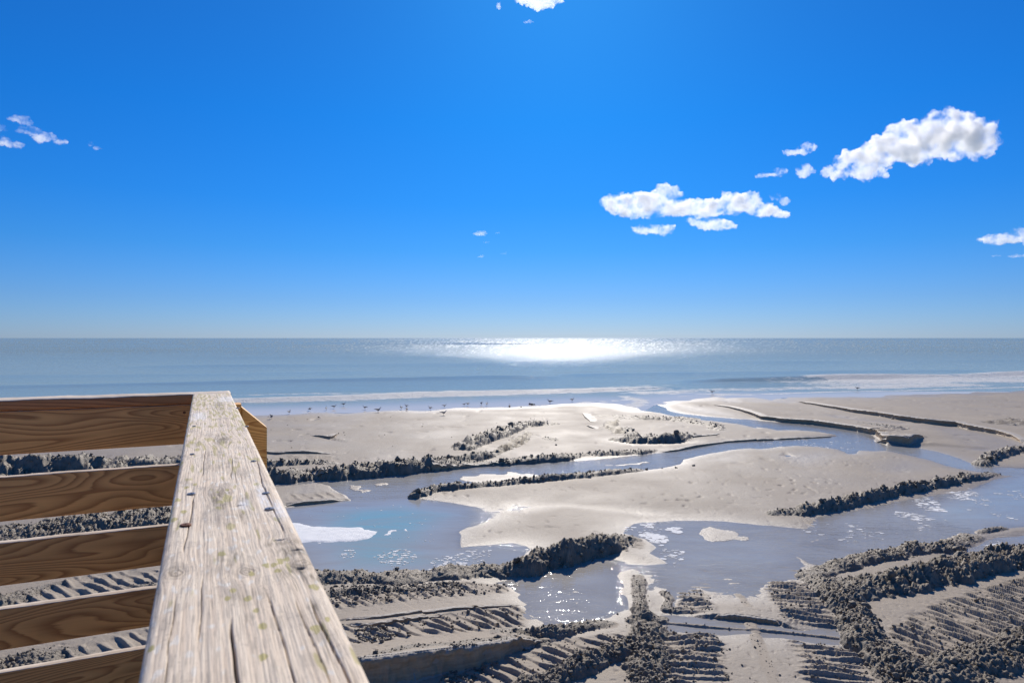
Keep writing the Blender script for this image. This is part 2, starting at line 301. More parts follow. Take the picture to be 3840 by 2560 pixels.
for s, dsp, pitch, h, rough, lab in TREADS:
    q = line(dsp); e = q[1]-q[0]; e /= np.hypot(*e); nrm = np.array([-e[1], e[0]])
    if nrm[1] < 0: nrm = -nrm
    _TR.append((line(s), q[0], e, nrm, pitch, h, rough, lab))

def terrain(X, Y):
    X = X.astype(np.float64); Y = Y.astype(np.float64)
    n1 = perlin(X/2.6, Y/2.6, 1); n2 = perlin(X/2.6, Y/2.6, 2); n3 = perlin(X/.45, Y/.45, 3); n4 = perlin(X/.45, Y/.45, 4)
    far = np.clip(Y/25, .5, 2)
    wx = X+.16*n1*far+.05*n3; wy = Y+.16*n2*far+.05*n4
    base = .075+.035*fbm(X/7, Y/7, 2, 5)+.006*n1
    sdw = np.full(X.shape, 3.0, np.float32); dep = np.full(X.shape, .05, np.float32)
    for P, d in _W:
        s = poly_sd(wx, wy, P); b = s < sdw; dep = np.where(b, d, dep); sdw = np.minimum(sdw, s)
    ih = np.zeros(X.shape, np.float32)
    for P, h in _IS:
        s = poly_sd(wx+.10*n3, wy+.14*n4, P, 1.5); b = s < 0
        sdw = np.where(b, np.maximum(sdw, -s*.6), sdw); base = np.where(b & (sdw > 0), np.minimum(base, h), base)
    # the sea side: the beach dips slowly under the swash
    ss = poly_sd(X+.8*n1, Y+1.2*n2, _SEA, 12)
    sdw2 = np.where(ss < 3, np.minimum(sdw, ss), sdw)
    z = np.where(sdw > 0, base*(1-np.exp(-sdw/.8)), -dep*(1-np.exp(sdw/.7)))
    z = z*sstep(-1, 6, ss)+(ss*.012)*(1-sstep(-1, 6, ss))
    wet = np.exp(-np.maximum(sdw2, 0)/1.1)
    wet = np.maximum(wet, 1-sstep(0, 4, ss)); wet = np.maximum(wet, .35+.35*fbm(X/3, Y/3, 2, 8))
    for P, lev, amp, wl in _TH:
        fe = float(np.clip(P[:, 1].mean()/22, .4, 1.6)); s = poly_sd(wx, wy, P, 2.6); sel = np.nonzero(s < fe)[0]
        if len(sel) == 0: continue
        m = 1-sstep(-fe*1.5, fe, s[sel]); x = X[sel]; y = Y[sel]; st = wl*float(np.clip(P[:, 1].mean()/20, .7, 2))
        r = 1-2*np.abs(perlin(x/st/1.8+.5*n3[sel], y/st*1.25, 9)); r = .6*r+.4*perlin(x/st*2.2, y/st*2.6, 10)+.5*n1[sel]
        z[sel] = z[sel]*(1-m)+(lev+amp*r)*m; wet[sel] = np.maximum(wet[sel], m)
    own = np.zeros(X.shape, np.int16); dry = np.zeros(X.shape, np.float32)
    for P, hh, L in _SC:
        sel, d, s, side, LT = line_d(X, Y, P, L*3.5)
        if len(sel) == 0: continue
        y = Y[sel]; sg = np.where(side >= 0, d, -d)
        H = np.interp(s/LT, np.linspace(0, 1, len(hh)), hh)
        end = np.minimum(sstep(0, .4, s+.4), 1)*np.where((s <= 1e-6) | (s >= LT-1e-6), np.exp(-(np.abs(d**2-side**2))/.15), 1)
        cell = y*y*1.62e-4+.01
        up = H*end*sstep(cell*.4, cell*1.7, sg)*np.exp(-np.maximum(sg, 0)/L)
        z[sel] += up; dry[sel] = np.maximum(dry[sel], np.clip(up/.1, 0, 1))
    for i, (P, q, e, nrm, pitch, h, rough, lab) in enumerate(_TR):
        s = poly_sd(wx, wy, P, .6); sel = np.nonzero(s < .12)[0]
        if len(sel) == 0: continue
        x = X[sel]; y = Y[sel]; m = 1-sstep(-.12, .10, s[sel]+.08*n4[sel])
        u = ((x-q[0])*nrm[0]+(y-q[1])*nrm[1])/pitch; v = ((x-q[0])*e[0]+(y-q[1])*e[1])
        u = u+.16*perlin(x/.5, y/.5, 20+i)+.06*rough*perlin(x/.13, y/.13, 21)+.05*perlin(v/.3, np.floor(u)*3.7, 5)
        f = u-np.floor(u); k = np.floor(u)
        amp = .65+.7*perlin(v/.6, k*7.3+.5, 22)
        prof = (1-f)*.55+.45*(1-sstep(.25, .5, f)); prof = prof*sstep(0, .10, f)
        bl = np.abs(perlin(x/.11, y/.11, 23)); bl2 = np.abs(perlin(x/.05, y/.05, 24))
        crumb = (bl*.05+bl2*.03*(y < 18))*rough*np.clip(.35+1.3*perlin(x/.7, y/.7, 25+i), .15, 1.5)
        z[sel] += m*(h*1.5*amp*prof-h*.45+crumb*(.5 if rough < .85 else .95)); own[sel] = np.where(m > .5, 1+i, own[sel])
        dry[sel] = np.maximum(dry[sel], m*.8)
    nT = len(_TR); cr = np.zeros(X.shape, np.float32)
    for i, (P, w, hh, c, lab) in enumerate(_BM):
        sel, d, s, side, LT = line_d(X, Y, P, w*1.7)
        if len(sel) == 0: continue
        x = X[sel]; y = Y[sel]; a = perlin(x/.5, y/.5, 30+i); sc = float(np.clip(P[:, 1].mean()/17, .75, 2.4))
        dd = d/(w*(1+.32*a+.22*perlin(x/.15, y/.15, 36))); p = np.clip(1-dd*dd, 0, 1)**.75
        H = np.interp(s/LT, np.linspace(0, 1, len(hh)), hh)
        b1 = np.abs(perlin(x/.26/sc, y/.26/sc, 31)); b2 = np.abs(perlin(x/.12/sc, y/.12/sc, 32)); b3 = perlin(x/.055, y/.055, 33)
        k = np.clip(H/.25, .25, 1.2)*c
        up = H*p*(.80+.35*a+.30*perlin(x/.75/sc, y/.75/sc, 37))+k*np.sqrt(p)*(.085*b1+.085*b2*sc**.3+.035*b3*(sc < 1.1))-k*.03*p
        up = np.where(p > 0, np.maximum(up, 0), 0)
        z[sel] = np.where(p > 0, np.maximum(z[sel], np.maximum(z[sel]*.3, 0)+up), z[sel])
        hit = (p > .12) & (up > .035); own[sel] = np.where(hit, 1+nT+i, own[sel]); cr[sel] = np.maximum(cr[sel], np.sqrt(p))
        dry[sel] = np.maximum(dry[sel], np.clip(p*2, 0, 1))
    land = sstep(.015, .05, z)*(1-cr)
    f1 = 1-sstep(11, 17, Y); f2 = sstep(10, 16, Y)*(1-sstep(24, 34, Y)); f3 = sstep(20, 30, Y)
    dent = lambda l, q, sd_: np.minimum(perlin(X/l, Y/(l*1.4), sd_)+q, 0)
    z = z+land*(f1*(.004*fbm(X/.3, Y/.3, 2, 40)+.032*dent(.10, .38, 41))+f2*(.005*fbm(X/.6, Y/.7, 2, 42)+.075*dent(.26, .36, 43)*(.3+sstep(-.2, .5, n1)))+f3*(.010*perlin(X/1.6, Y/2.2, 44)+.12*dent(.7, .40, 45)*(.3+sstep(-.2, .5, n2)))+.012*perlin(X/1.3, Y/2.4, 46))
    wet = wet*(1-.75*dry)
    return z, np.clip(wet, 0, 1), own, cr

# ------------------------------------------------------------------ materials
class NT:
    def __init__(s, name):
        s.m = bpy.data.materials.new(name); s.m.use_nodes = True; s.t = s.m.node_tree; s.t.nodes.clear()
        s.out = s.n('ShaderNodeOutputMaterial')
    def n(s, typ, **kw):
        o = s.t.nodes.new(typ)
        for k, v in kw.items():
            if k.startswith('i_'): o.inputs[k[2:].replace('_', ' ')].default_value = v
            else: setattr(o, k, v)
        return o
    def l(s, a, b): s.t.links.new(a, b)
    def pos(s): return s.n('ShaderNodeNewGeometry').outputs['Position']
    def obj(s): return s.n('ShaderNodeTexCoord').outputs['Object']
    def attr(s, name): return s.n('ShaderNodeAttribute', attribute_name=name)
    def noise(s, vec, scale, detail=3, rough=.55, dist=0, st=None):
        if st is not None:
            mp = s.n('ShaderNodeMapping'); mp.inputs['Scale'].default_value = st; s.l(vec, mp.inputs[0]); vec = mp.outputs[0]
        o = s.n('ShaderNodeTexNoise'); s.l(vec, o.inputs['Vector'])
        o.inputs['Scale'].default_value = scale; o.inputs['Detail'].default_value = detail; o.inputs['Roughness'].default_value = rough; o.inputs['Distortion'].default_value = dist
        return o.outputs['Fac']
    def math(s, op, a, b=None, c=None, clamp=False):
        o = s.n('ShaderNodeMath', operation=op, use_clamp=clamp)
        for i, v in enumerate((a, b, c)):
            if v is None: continue
            if isinstance(v, (int, float)): o.inputs[i].default_value = v
            else: s.l(v, o.inputs[i])
        return o.outputs[0]
    def ramp(s, f, stops, interp='LINEAR'):
        o = s.n('ShaderNodeValToRGB'); o.color_ramp.interpolation = interp; e = o.color_ramp.elements
        while len(e) < len(stops): e.new(.5)
        for i, (p, c) in enumerate(stops): e[i].position = p; e[i].color = (*c, 1) if len(c) == 3 else c
        s.l(f, o.inputs[0]); return o.outputs[0]
    def mix(s, f, a, b, typ='MIX'):
        o = s.n('ShaderNodeMix', data_type='RGBA', blend_type=typ)
        for i, v in ((0, f), (6, a), (7, b)):
            if isinstance(v, (int, float)): o.inputs[i].default_value = v
            elif isinstance(v, tuple): o.inputs[i].default_value = (*v, 1)
            else: s.l(v, o.inputs[i])
        return o.outputs[2]
    def bump(s, h, dist, strength=1.0, nrm=None):
        o = s.n('ShaderNodeBump'); o.inputs['Distance'].default_value = dist; o.inputs['Strength'].default_value = strength
        s.l(h, o.inputs['Height'])
        if nrm is not None: s.l(nrm, o.inputs['Normal'])
        return o.outputs[0]
    def bsdf(s, color, rough, nrm=None, spec=.5, **kw):
        o = s.n('ShaderNodeBsdfPrincipled')
        for nm, v in (('Base Color', color), ('Roughness', rough), ('Specular IOR Level', spec)):
            if isinstance(v, tuple): o.inputs[nm].default_value = (*v, 1)
            elif isinstance(v, (int, float)): o.inputs[nm].default_value = v
            else: s.l(v, o.inputs[nm])
        if nrm is not None: s.l(nrm, o.inputs['Normal'])
        for k, v in kw.items(): o.inputs[k.replace('_', ' ')].default_value = v
        return o.outputs[0]
    def done(s, sh): s.l(sh, s.out.inputs['Surface']); return s.m

def mat_sand():
    t = NT('wet_sand'); p = t.pos(); w = t.attr('wet').outputs['Fac']
    a = t.noise(p, .35, 4); b = t.noise(p, 9, 5, .65); g = t.noise(p, 120, 2)
    c = t.ramp(a, [(.3, (.395, .33, .25)), (.7, (.465, .395, .305))])
    c = t.mix(t.ramp(b, [(.35, (0, 0, 0)), (.7, (1, 1, 1))]), c, t.mix(.5, c, (.33, .28, .22)))
    c = t.mix(t.math('MULTIPLY', g, .35), c, (.22, .19, .16))
    c = t.mix(t.math('MULTIPLY', w, .60), c, (.25, .215, .18))
    pat = t.math('MULTIPLY', t.noise(p, .8, 4), w)
    r = t.ramp(t.math('MULTIPLY_ADD', w, .9, t.math('MULTIPLY', t.noise(p, 1.3, 4), .35)), [(.15, (.75, .75, .75)), (.6, (.58, .58, .58)), (1.0, (.47, .47, .47))])
    n1 = t.bump(t.noise(p, 14, 6, .7), .03, .5)
    n3 = t.n('ShaderNodeBump'); n3.inputs['Distance'].default_value = .03; t.l(n1, n3.inputs['Normal']); t.l(t.math('MULTIPLY', t.math('POWER', w, 5.0), .8), n3.inputs['Strength']); t.l(t.noise(p, 1, 3, .55, .3, (3.2, 7.5, 1)), n3.inputs['Height'])
    n2 = t.bump(g, .004, .6, n3.outputs[0])
    return t.done(t.bsdf(c, r, n2, t.math('MULTIPLY_ADD', t.math('POWER', w, 3.0), .16, .12)))
M_sand = mat_sand()
def mat_dry():
    t = NT('dry_upper_sand'); p = t.pos()
    return t.done(t.bsdf(t.ramp(t.noise(p, .6, 5), [(.3, (.60, .53, .43)), (.7, (.68, .61, .50))]), .8, t.bump(t.noise(p, 6, 6, .7), .05, .8), .2))
M_dry = mat_dry()

def mat_clod():
    t = NT('damp_sand_clods'); p = t.pos()
    c = t.ramp(t.noise(p, 5, 4), [(.3, (.17, .138, .10)), (.7, (.275, .228, .168))])
    n = t.bump(t.noise(p, 35, 5, .7), .03, .8)
    return t.done(t.bsdf(c, .6, n, .4))
M_clod = mat_clod()

def mat_bank():
    t = NT('cut_sand_face'); p = t.pos()
    c = t.ramp(t.noise(p, 1, 4, .6, 0, (3, 3, 22)), [(.3, (.34, .23, .13)), (.7, (.50, .37, .23))])
    nz = t.n('ShaderNodeSeparateXYZ'); g = t.n('ShaderNodeNewGeometry'); t.l(g.outputs['True Normal'], nz.inputs[0])
    c = t.mix(t.math('GREATER_THAN', nz.outputs['Z'], .8), c, (.36, .315, .26))
    return t.done(t.bsdf(c, .6, t.bump(t.noise(p, 18, 5, .7), .03, .7), .4))
M_bank = mat_bank()

def mat_water():
    """thin tidal water: clear where shallow, milky turquoise where deep, ruffled where it runs"""
    t = NT('tidal_water'); p = t.pos()
    calm = t.attr('calm').outputs['Fac']; dp = t.attr('depth').outputs['Fac']
    mv = t.math('SUBTRACT', 1.0, calm)
    h = t.math('ADD', t.noise(p, 1.0, 4, .6, .4, (2.6, 5.5, 1)), t.math('MULTIPLY', t.noise(p, 1.0, 3, .6, .2, (9, 18, 1)), .35))
    h = t.math('MULTIPLY', h, t.math('ADD', t.math('MULTIPLY', mv, .055), .005))
    nr = t.bump(h, 1.0, 1.0)
    fr = t.n('ShaderNodeFresnel'); fr.inputs['IOR'].default_value = 1.33; t.l(nr, fr.inputs['Normal'])
    gl = t.n('ShaderNodeBsdfGlossy'); gl.inputs['Roughness'].default_value = .06; t.l(nr, gl.inputs['Normal'])
    tr = t.n('ShaderNodeBsdfTransparent'); tr.inputs['Color'].default_value = (.86, .88, .84, 1)
    milk = t.n('ShaderNodeBsdfDiffuse'); t.l(t.mix(t.math('MULTIPLY', t.ramp(t.noise(p, 1, 5, .6, 1.2, (.35, .8, 1)), [(.42, (0, 0, 0)), (.68, (1, 1, 1))]), .55), t.ramp(dp, [(0, (.56, .53, .48)), (.35, (.46, .50, .50)), (.75, (.31, .47, .49)), (1, (.25, .46, .49))]), (.43, .38, .31)), milk.inputs['Color'])
    m1 = t.n('ShaderNodeMixShader'); t.l(t.math('MULTIPLY_ADD', t.math('POWER', dp, .4), .38, .58, clamp=True), m1.inputs[0]); t.l(tr.outputs[0], m1.inputs[1]); t.l(milk.outputs[0], m1.inputs[2])
    m2 = t.n('ShaderNodeMixShader'); t.l(fr.outputs[0], m2.inputs[0]); t.l(m1.outputs[0], m2.inputs[1]); t.l(gl.outputs[0], m2.inputs[2])
    return t.done(m2.outputs[0])
M_water = mat_water()

def mat_sea():
    t = NT('sea_water'); p = t.pos(); fo = t.attr('foam').outputs['Fac']; sh = t.attr('shallow').outputs['Fac']; ch = t.attr('chop').outputs['Fac']
    h1 = t.noise(p, .35, 5, .62, .3, (.35, 1.0, 1)); h2 = t.noise(p, 1.6, 4, .65, .2, (.5, 1.0, 1)); h3 = t.noise(p, 7.0, 3, .6, .1, (.7, 1, 1))
    ca = t.math('SUBTRACT', 1.0, t.math('MULTIPLY', sh, .92))
    h = t.math('ADD', t.math('MULTIPLY', h1, 1.0), t.math('ADD', t.math('MULTIPLY', h2, .42), t.math('MULTIPLY', h3, .10)))
    h = t.math('MULTIPLY', t.math('MULTIPLY', h, ca), t.math('MULTIPLY', t.attr('sway').outputs['Fac'], .54))
    nr = t.bump(h, 1.0, 1.0)
    deep = t.ramp(t.noise(p, .012, 3, .5, 0, (.3, 1, 1)), [(.35, (.235, .30, .27)), (.65, (.27, .335, .30))])
    base = t.mix(sh, deep, (.60, .58, .56))
    wat = t.bsdf(base, t.math('MULTIPLY_ADD', t.math('MULTIPLY', ca, ch), .26, .05), nr, .26); wat.node.inputs['IOR'].default_value = 1.33
    fn = t.noise(p, 1.2, 7, .75, .6, (.55, 1.1, 1)); fm = t.ramp(t.math('ADD', t.math('MULTIPLY', fo, 1.3), t.math('MULTIPLY', t.math('SUBTRACT', fn, .5), 2.6)), [(.46, (0, 0, 0)), (.70, (1, 1, 1))])
    foam = t.bsdf((.72, .72, .70), .7, t.bump(t.noise(p, 3, 6, .75), .35, 1.0), .3)
    silt = t.n('ShaderNodeBsdfDiffuse'); t.l(t.mix(sh, (.30, .37, .35), (.60, .55, .50)), silt.inputs['Color'])
    ms = t.n('ShaderNodeMixShader'); t.l(t.math('MULTIPLY_ADD', sh, .18, .30), ms.inputs[0]); t.l(wat, ms.inputs[1]); t.l(silt.outputs[0], ms.inputs[2]); wat = ms.outputs[0]
    m = t.n('ShaderNodeMixShader'); t.l(t.math('MULTIPLY', fm, .9), m.inputs[0]); t.l(wat, m.inputs[1]); t.l(foam, m.inputs[2])
    return t.done(m.outputs[0])
M_sea = mat_sea()

def mat_foam():
    t = NT('pool_foam'); p = t.pos()
    return t.done(t.bsdf((.88, .88, .86), .75, t.bump(t.noise(p, 25, 6, .75), .03, .9), .3, Subsurface_Weight=.0))
M_foam = mat_foam()

def mat_brown(name, seed, red=0.0, dark=1.0):
    """stained pine boards: growth rings cut flat, so bands run along the board and close round knots (board runs along its local X)"""
    t = NT(name); o = t.obj()
    mp = t.n('ShaderNodeMapping'); mp.inputs['Location'].default_value = (seed*3.7, seed*1.3, seed*2.1); mp.inputs['Scale'].default_value = (.38+.07*(seed % 3), 1.0, 2.4+.5*(seed*1.7 % 3)); mp.inputs['Rotation'].default_value = (0, R(2.2*math.sin(seed*2.1)), 0); t.l(o, mp.inputs[0])
    f = t.noise(mp.outputs[0], 2.3, 1.2, .4, .25)
    fine = t.noise(o, 1, 4, .6, 0, (6, 40, 420)); mid = t.noise(o, 1, 3, .6, 0, (2.2, 10, 55))
    k = t.math('ADD', t.math('MULTIPLY', f, 30), t.math('MULTIPLY', mid, .55))
    fr = t.math('FRACT', k)
    ring = t.ramp(fr, [(0, (.05, .05, .05)), (.12, (.0, .0, .0)), (.5, (.30, .30, .30)), (.88, (1, 1, 1)), (1, (.08, .08, .08))])
    c = t.mix(ring, (.90-red*.08, .44-red*.17, .14-red*.04), (.42-red*.05, .165-red*.05, .045))
    c = t.mix(t.math('MULTIPLY', fine, .34), c, (.26, .11, .04))
    st = t.ramp(t.noise(o, 3.2, 4, .6, .3, (1, 1, 2.2)), [(.48, (0, 0, 0)), (.75, (1, 1, 1))])
    c = t.mix(t.math('MULTIPLY', st, .42), c, (.22, .12, .035))
    c = t.mix(1.0, c, (dark, dark, dark), 'MULTIPLY')
    n = t.bump(t.math('ADD', fine, t.math('MULTIPLY', ring, .6)), .0006, .7)
    return t.done(t.bsdf(c, .55, n, .35))
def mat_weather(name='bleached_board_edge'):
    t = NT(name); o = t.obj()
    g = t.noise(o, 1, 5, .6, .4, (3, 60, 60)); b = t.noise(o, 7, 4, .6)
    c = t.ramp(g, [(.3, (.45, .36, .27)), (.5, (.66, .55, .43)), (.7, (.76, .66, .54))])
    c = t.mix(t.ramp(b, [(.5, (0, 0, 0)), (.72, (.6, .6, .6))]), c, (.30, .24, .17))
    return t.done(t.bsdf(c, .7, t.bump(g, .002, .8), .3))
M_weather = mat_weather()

def mat_cap():
    t = NT('weathered_cap_wood'); o = t.obj(); c0 = t.attr('tint').outputs['Color']
    g = t.noise(o, 1, 5, .65, .2, (700, 14, 40)); s = t.noise(o, 260, 4, .7)
    c = t.mix(t.math('MULTIPLY', t.ramp(g, [(.35, (1, 1, 1)), (.55, (0, 0, 0))]), .28), c0, (.26, .19, .13))
    c = t.mix(t.math('MULTIPLY', t.ramp(s, [(.55, (0, 0, 0)), (.75, (1, 1, 1))]), .25), c, (.24, .18, .13))
    n = t.bump(t.math('ADD', g, t.math('MULTIPLY', s, .4)), .0009, .9)
    return t.done(t.bsdf(c, .72, n, .3))
M_cap = mat_cap()

def mat_plain(name, c, rough=.6, metal=0.0, var=.25, scale=30):
    t = NT(name); o = t.obj(); f = t.noise(o, scale, 4, .6)
    cc = t.mix(t.math('MULTIPLY', f, var*2), c, tuple(x*.5 for x in c))
    return t.done(t.bsdf(cc, rough, t.bump(f, .001, .5), .4, Metallic=metal))

# ------------------------------------------------------------------ ground grid (finer where the sand is near)
def polar_grid(tt, yy):
    T, YY = np.meshgrid(tt, yy); return (T*YY).ravel(), YY.ravel(), T.shape
def quads(shape):
    r, c = shape; i = np.arange(r*c).reshape(r, c)
    return np.stack([i[:-1, :-1].ravel(), i[:-1, 1:].ravel(), i[1:, 1:].ravel(), i[1:, :-1].ravel()], 1)
def sub_mesh(name, V, Q, mat, attrs, **kw):
    u, inv = np.unique(Q, return_inverse=True)
    return np_mesh(name, V[u], inv.reshape(Q.shape), mat, attrs={k: a[u] for k, a in attrs.items()}, **kw)

NCOL = 1180
tt = np.linspace(-.80, .80, NCOL)
ext = np.array([.83, .87, .93, 1.02, 1.15, 1.4, 1.9, 3.0, 6.0, 12.0])
tt = np.r_[-ext[::-1], tt, ext]
inv_far, inv_near = 1/66.0, 1/9.1
yy = 1/np.linspace(inv_near, inv_far, 585)
yy = np.r_[[.35, 1.2, 2.5, 4, 5.5, 7, 8, 8.7], yy]
X, Y, shp = polar_grid(tt, yy)
Z, WET, OWN, CR = terrain(X, Y)
Z[Y < 9.0] = np.where(np.abs(Z[Y < 9.0]) > .3, .1, Z[Y < 9.0])
V = np.stack([X, Y, Z], 1); Q = quads(shp)
fo = OWN[Q].max(1)
mx = Z[Q].max(1); yq = Y[Q].min(1)
sub_mesh('beach_sand', V, Q[fo == 0], M_sand, {'wet': WET}, smooth=True); beach = bpy.data.objects['beach_sand']
tag(beach, kind='structure', label='pale grey wet sand flats with gullies and ripples along the sea')
np_mesh('dry_sand', np.array([[-400, .34, .02], [400, .34, .02], [400, -300, .3], [-400, -300, .3]]), np.array([[3, 2, 1, 0]]), M_dry, attrs={'wet': np.zeros(4, np.float32)})
tag(bpy.data.objects['dry_sand'], kind='structure', label='upper beach sand behind the railing')
nT = len(_TR)
for i, tr in enumerate(_TR):
    f = Q[fo == 1+i]
    if len(f) < 4: continue
    o = sub_mesh('tread_marks', V, f, M_clod if i in (8, 9, 11) else M_sand, {'wet': WET}, smooth=True)  # darker churned sand on far patches also stands in for unresolved tread shade
    tag(o, tr[7], kind='structure')

# ------------------------------------------------------------------ clods
def ico(sub):
    import bmesh
    bm = bmesh.new(); bmesh.ops.create_icosphere(bm, subdivisions=sub, radius=1)
    v = np.array([x.co[:] for x in bm.verts]); f = np.array([[q.index for q in x.verts] for x in bm.faces]); bm.free(); return v, f
_iv1, _if1 = ico(1); _iv2, _if2 = ico(2)
def clod_batch(px, py, pz, size, fine, rng, upright=.35, embed=.25):
    v0, f0 = (_iv2, _if2) if fine else (_iv1, _if1)
    n = len(px); k = len(v0)
    if n == 0: return np.zeros((0, 3)), np.zeros((0, 3), int)
    forms = []
    for j in range(10):
        d = 1+.85*perlin3(v0*1.1+j*5.3)+.6*perlin3(v0*2.6+j*3.1)
        forms.append(v0*d[:, None])
    forms = np.array(forms)[rng.integers(0, 10, n)]
    sc = size[:, None]*np.stack([rng.uniform(.55, 1.1, n), rng.uniform(.55, 1.0, n), rng.uniform(.5, .95, n)], 1)
    a = rng.uniform(0, 2*np.pi, n); b = rng.normal(0, upright, n); c = rng.normal(0, upright, n)
    p = forms*sc[:, None, :]
    y1 = p[..., 1]*np.cos(b)[:, None]-p[..., 2]*np.sin(b)[:, None]; z1 = p[..., 1]*np.sin(b)[:, None]+p[..., 2]*np.cos(b)[:, None]
    x2 = p[..., 0]*np.cos(c)[:, None]+z1*np.sin(c)[:, None]; z2 = -p[..., 0]*np.sin(c)[:, None]+z1*np.cos(c)[:, None]
    x3 = x2*np.cos(a)[:, None]-y1*np.sin(a)[:, None]; y3 = x2*np.sin(a)[:, None]+y1*np.cos(a)[:, None]
    W = np.stack([x3+px[:, None], y3+py[:, None], z2+(pz+size*embed)[:, None]], -1).reshape(-1, 3)
    F = (f0[None]+(np.arange(n)*k)[:, None, None]).reshape(-1, 3)
    return W, F
def along(P, n, w, rng):
    L = np.r_[0, np.cumsum(np.hypot(*np.diff(P, axis=0).T))]; s = rng.uniform(0, L[-1], n)
    x = np.interp(s, L, P[:, 0]); y = np.interp(s, L, P[:, 1])
    ang = rng.uniform(0, 2*np.pi, n); r = w*np.sqrt(rng.uniform(0, 1, n))
    return x+r*np.cos(ang), y+r*np.sin(ang), s/L[-1]
rng = np.random.default_rng(5)
allp = []
for i, (P, w, hh, c, lab) in enumerate(_BM):
    L = np.hypot(*np.diff(P, axis=0).T).sum(); dist = np.hypot(P[:, 0], P[:, 1]).mean()
    dens = 330 if dist < 15 else (210 if dist < 21 else (110 if dist < 30 else 45))
    n = int(min(L, 14)*2*w*dens*c*.72)
    x, y, s = along(P, n, w*1.08, rng)
    ok = (np.abs(x/y) < .80) & (y > 9.0); x = x[ok]; y = y[ok]; s = s[ok]
    h = np.interp(s, np.linspace(0, 1, len(hh)), hh)
    size = (.012+.034*rng.power(.28, len(x)))*np.clip(h/.18, .7, 1.15)*np.clip(y/16, .85, 1.45)
    size = size*np.where(rng.uniform(0, 1, len(x)) < .035, rng.uniform(1.5, 2.3, len(x)), 1.0)
    allp.append((x, y, size))
cz = terrain(np.concatenate([a[0] for a in allp]), np.concatenate([a[1] for a in allp]))[0]
k0 = 0
for i, (P, w, hh, c, lab) in enumerate(_BM):
    x, y, size = allp[i]; z = cz[k0:k0+len(x)]; k0 += len(x)
    near = (size/y > .0033)
    W1, F1 = clod_batch(x[near], y[near], z[near], size[near], True, rng)
    W2, F2 = clod_batch(x[~near], y[~near], z[~near], size[~near], False, rng)
    Vc = np.concatenate([W1, W2]); Fc = np.concatenate([F1, F2+len(W1)])
    f = Q[fo == 1+nT+i]
    u, invq = (np.unique(f, return_inverse=True) if len(f) else (np.zeros(0, int), np.zeros(0, int)))
    Vg = V[u]; fg = invq.reshape(-1, 4) if len(f) else np.zeros((0, 4), int)
    tri = np.concatenate([fg[:, [0, 1, 2]], fg[:, [0, 2, 3]]]) if len(f) else np.zeros((0, 3), int)
    if len(tri)+len(Fc) < 30: continue
    o = np_mesh('sand_ridge', np.concatenate([Vg, Vc]), np.concatenate([tri, Fc+len(Vg)]), M_sand if 'centre ridge' in lab or 'wet lip' in lab else M_clod, smooth=True, attrs={'wet': np.full(len(Vg)+len(Vc), .3, np.float32)})
    tag(o, lab, 'sand ridge', 'crumbly ridges of bulldozed sand', 'stuff' if ('wet lip' in lab or 'centre ridge' in lab) else None)

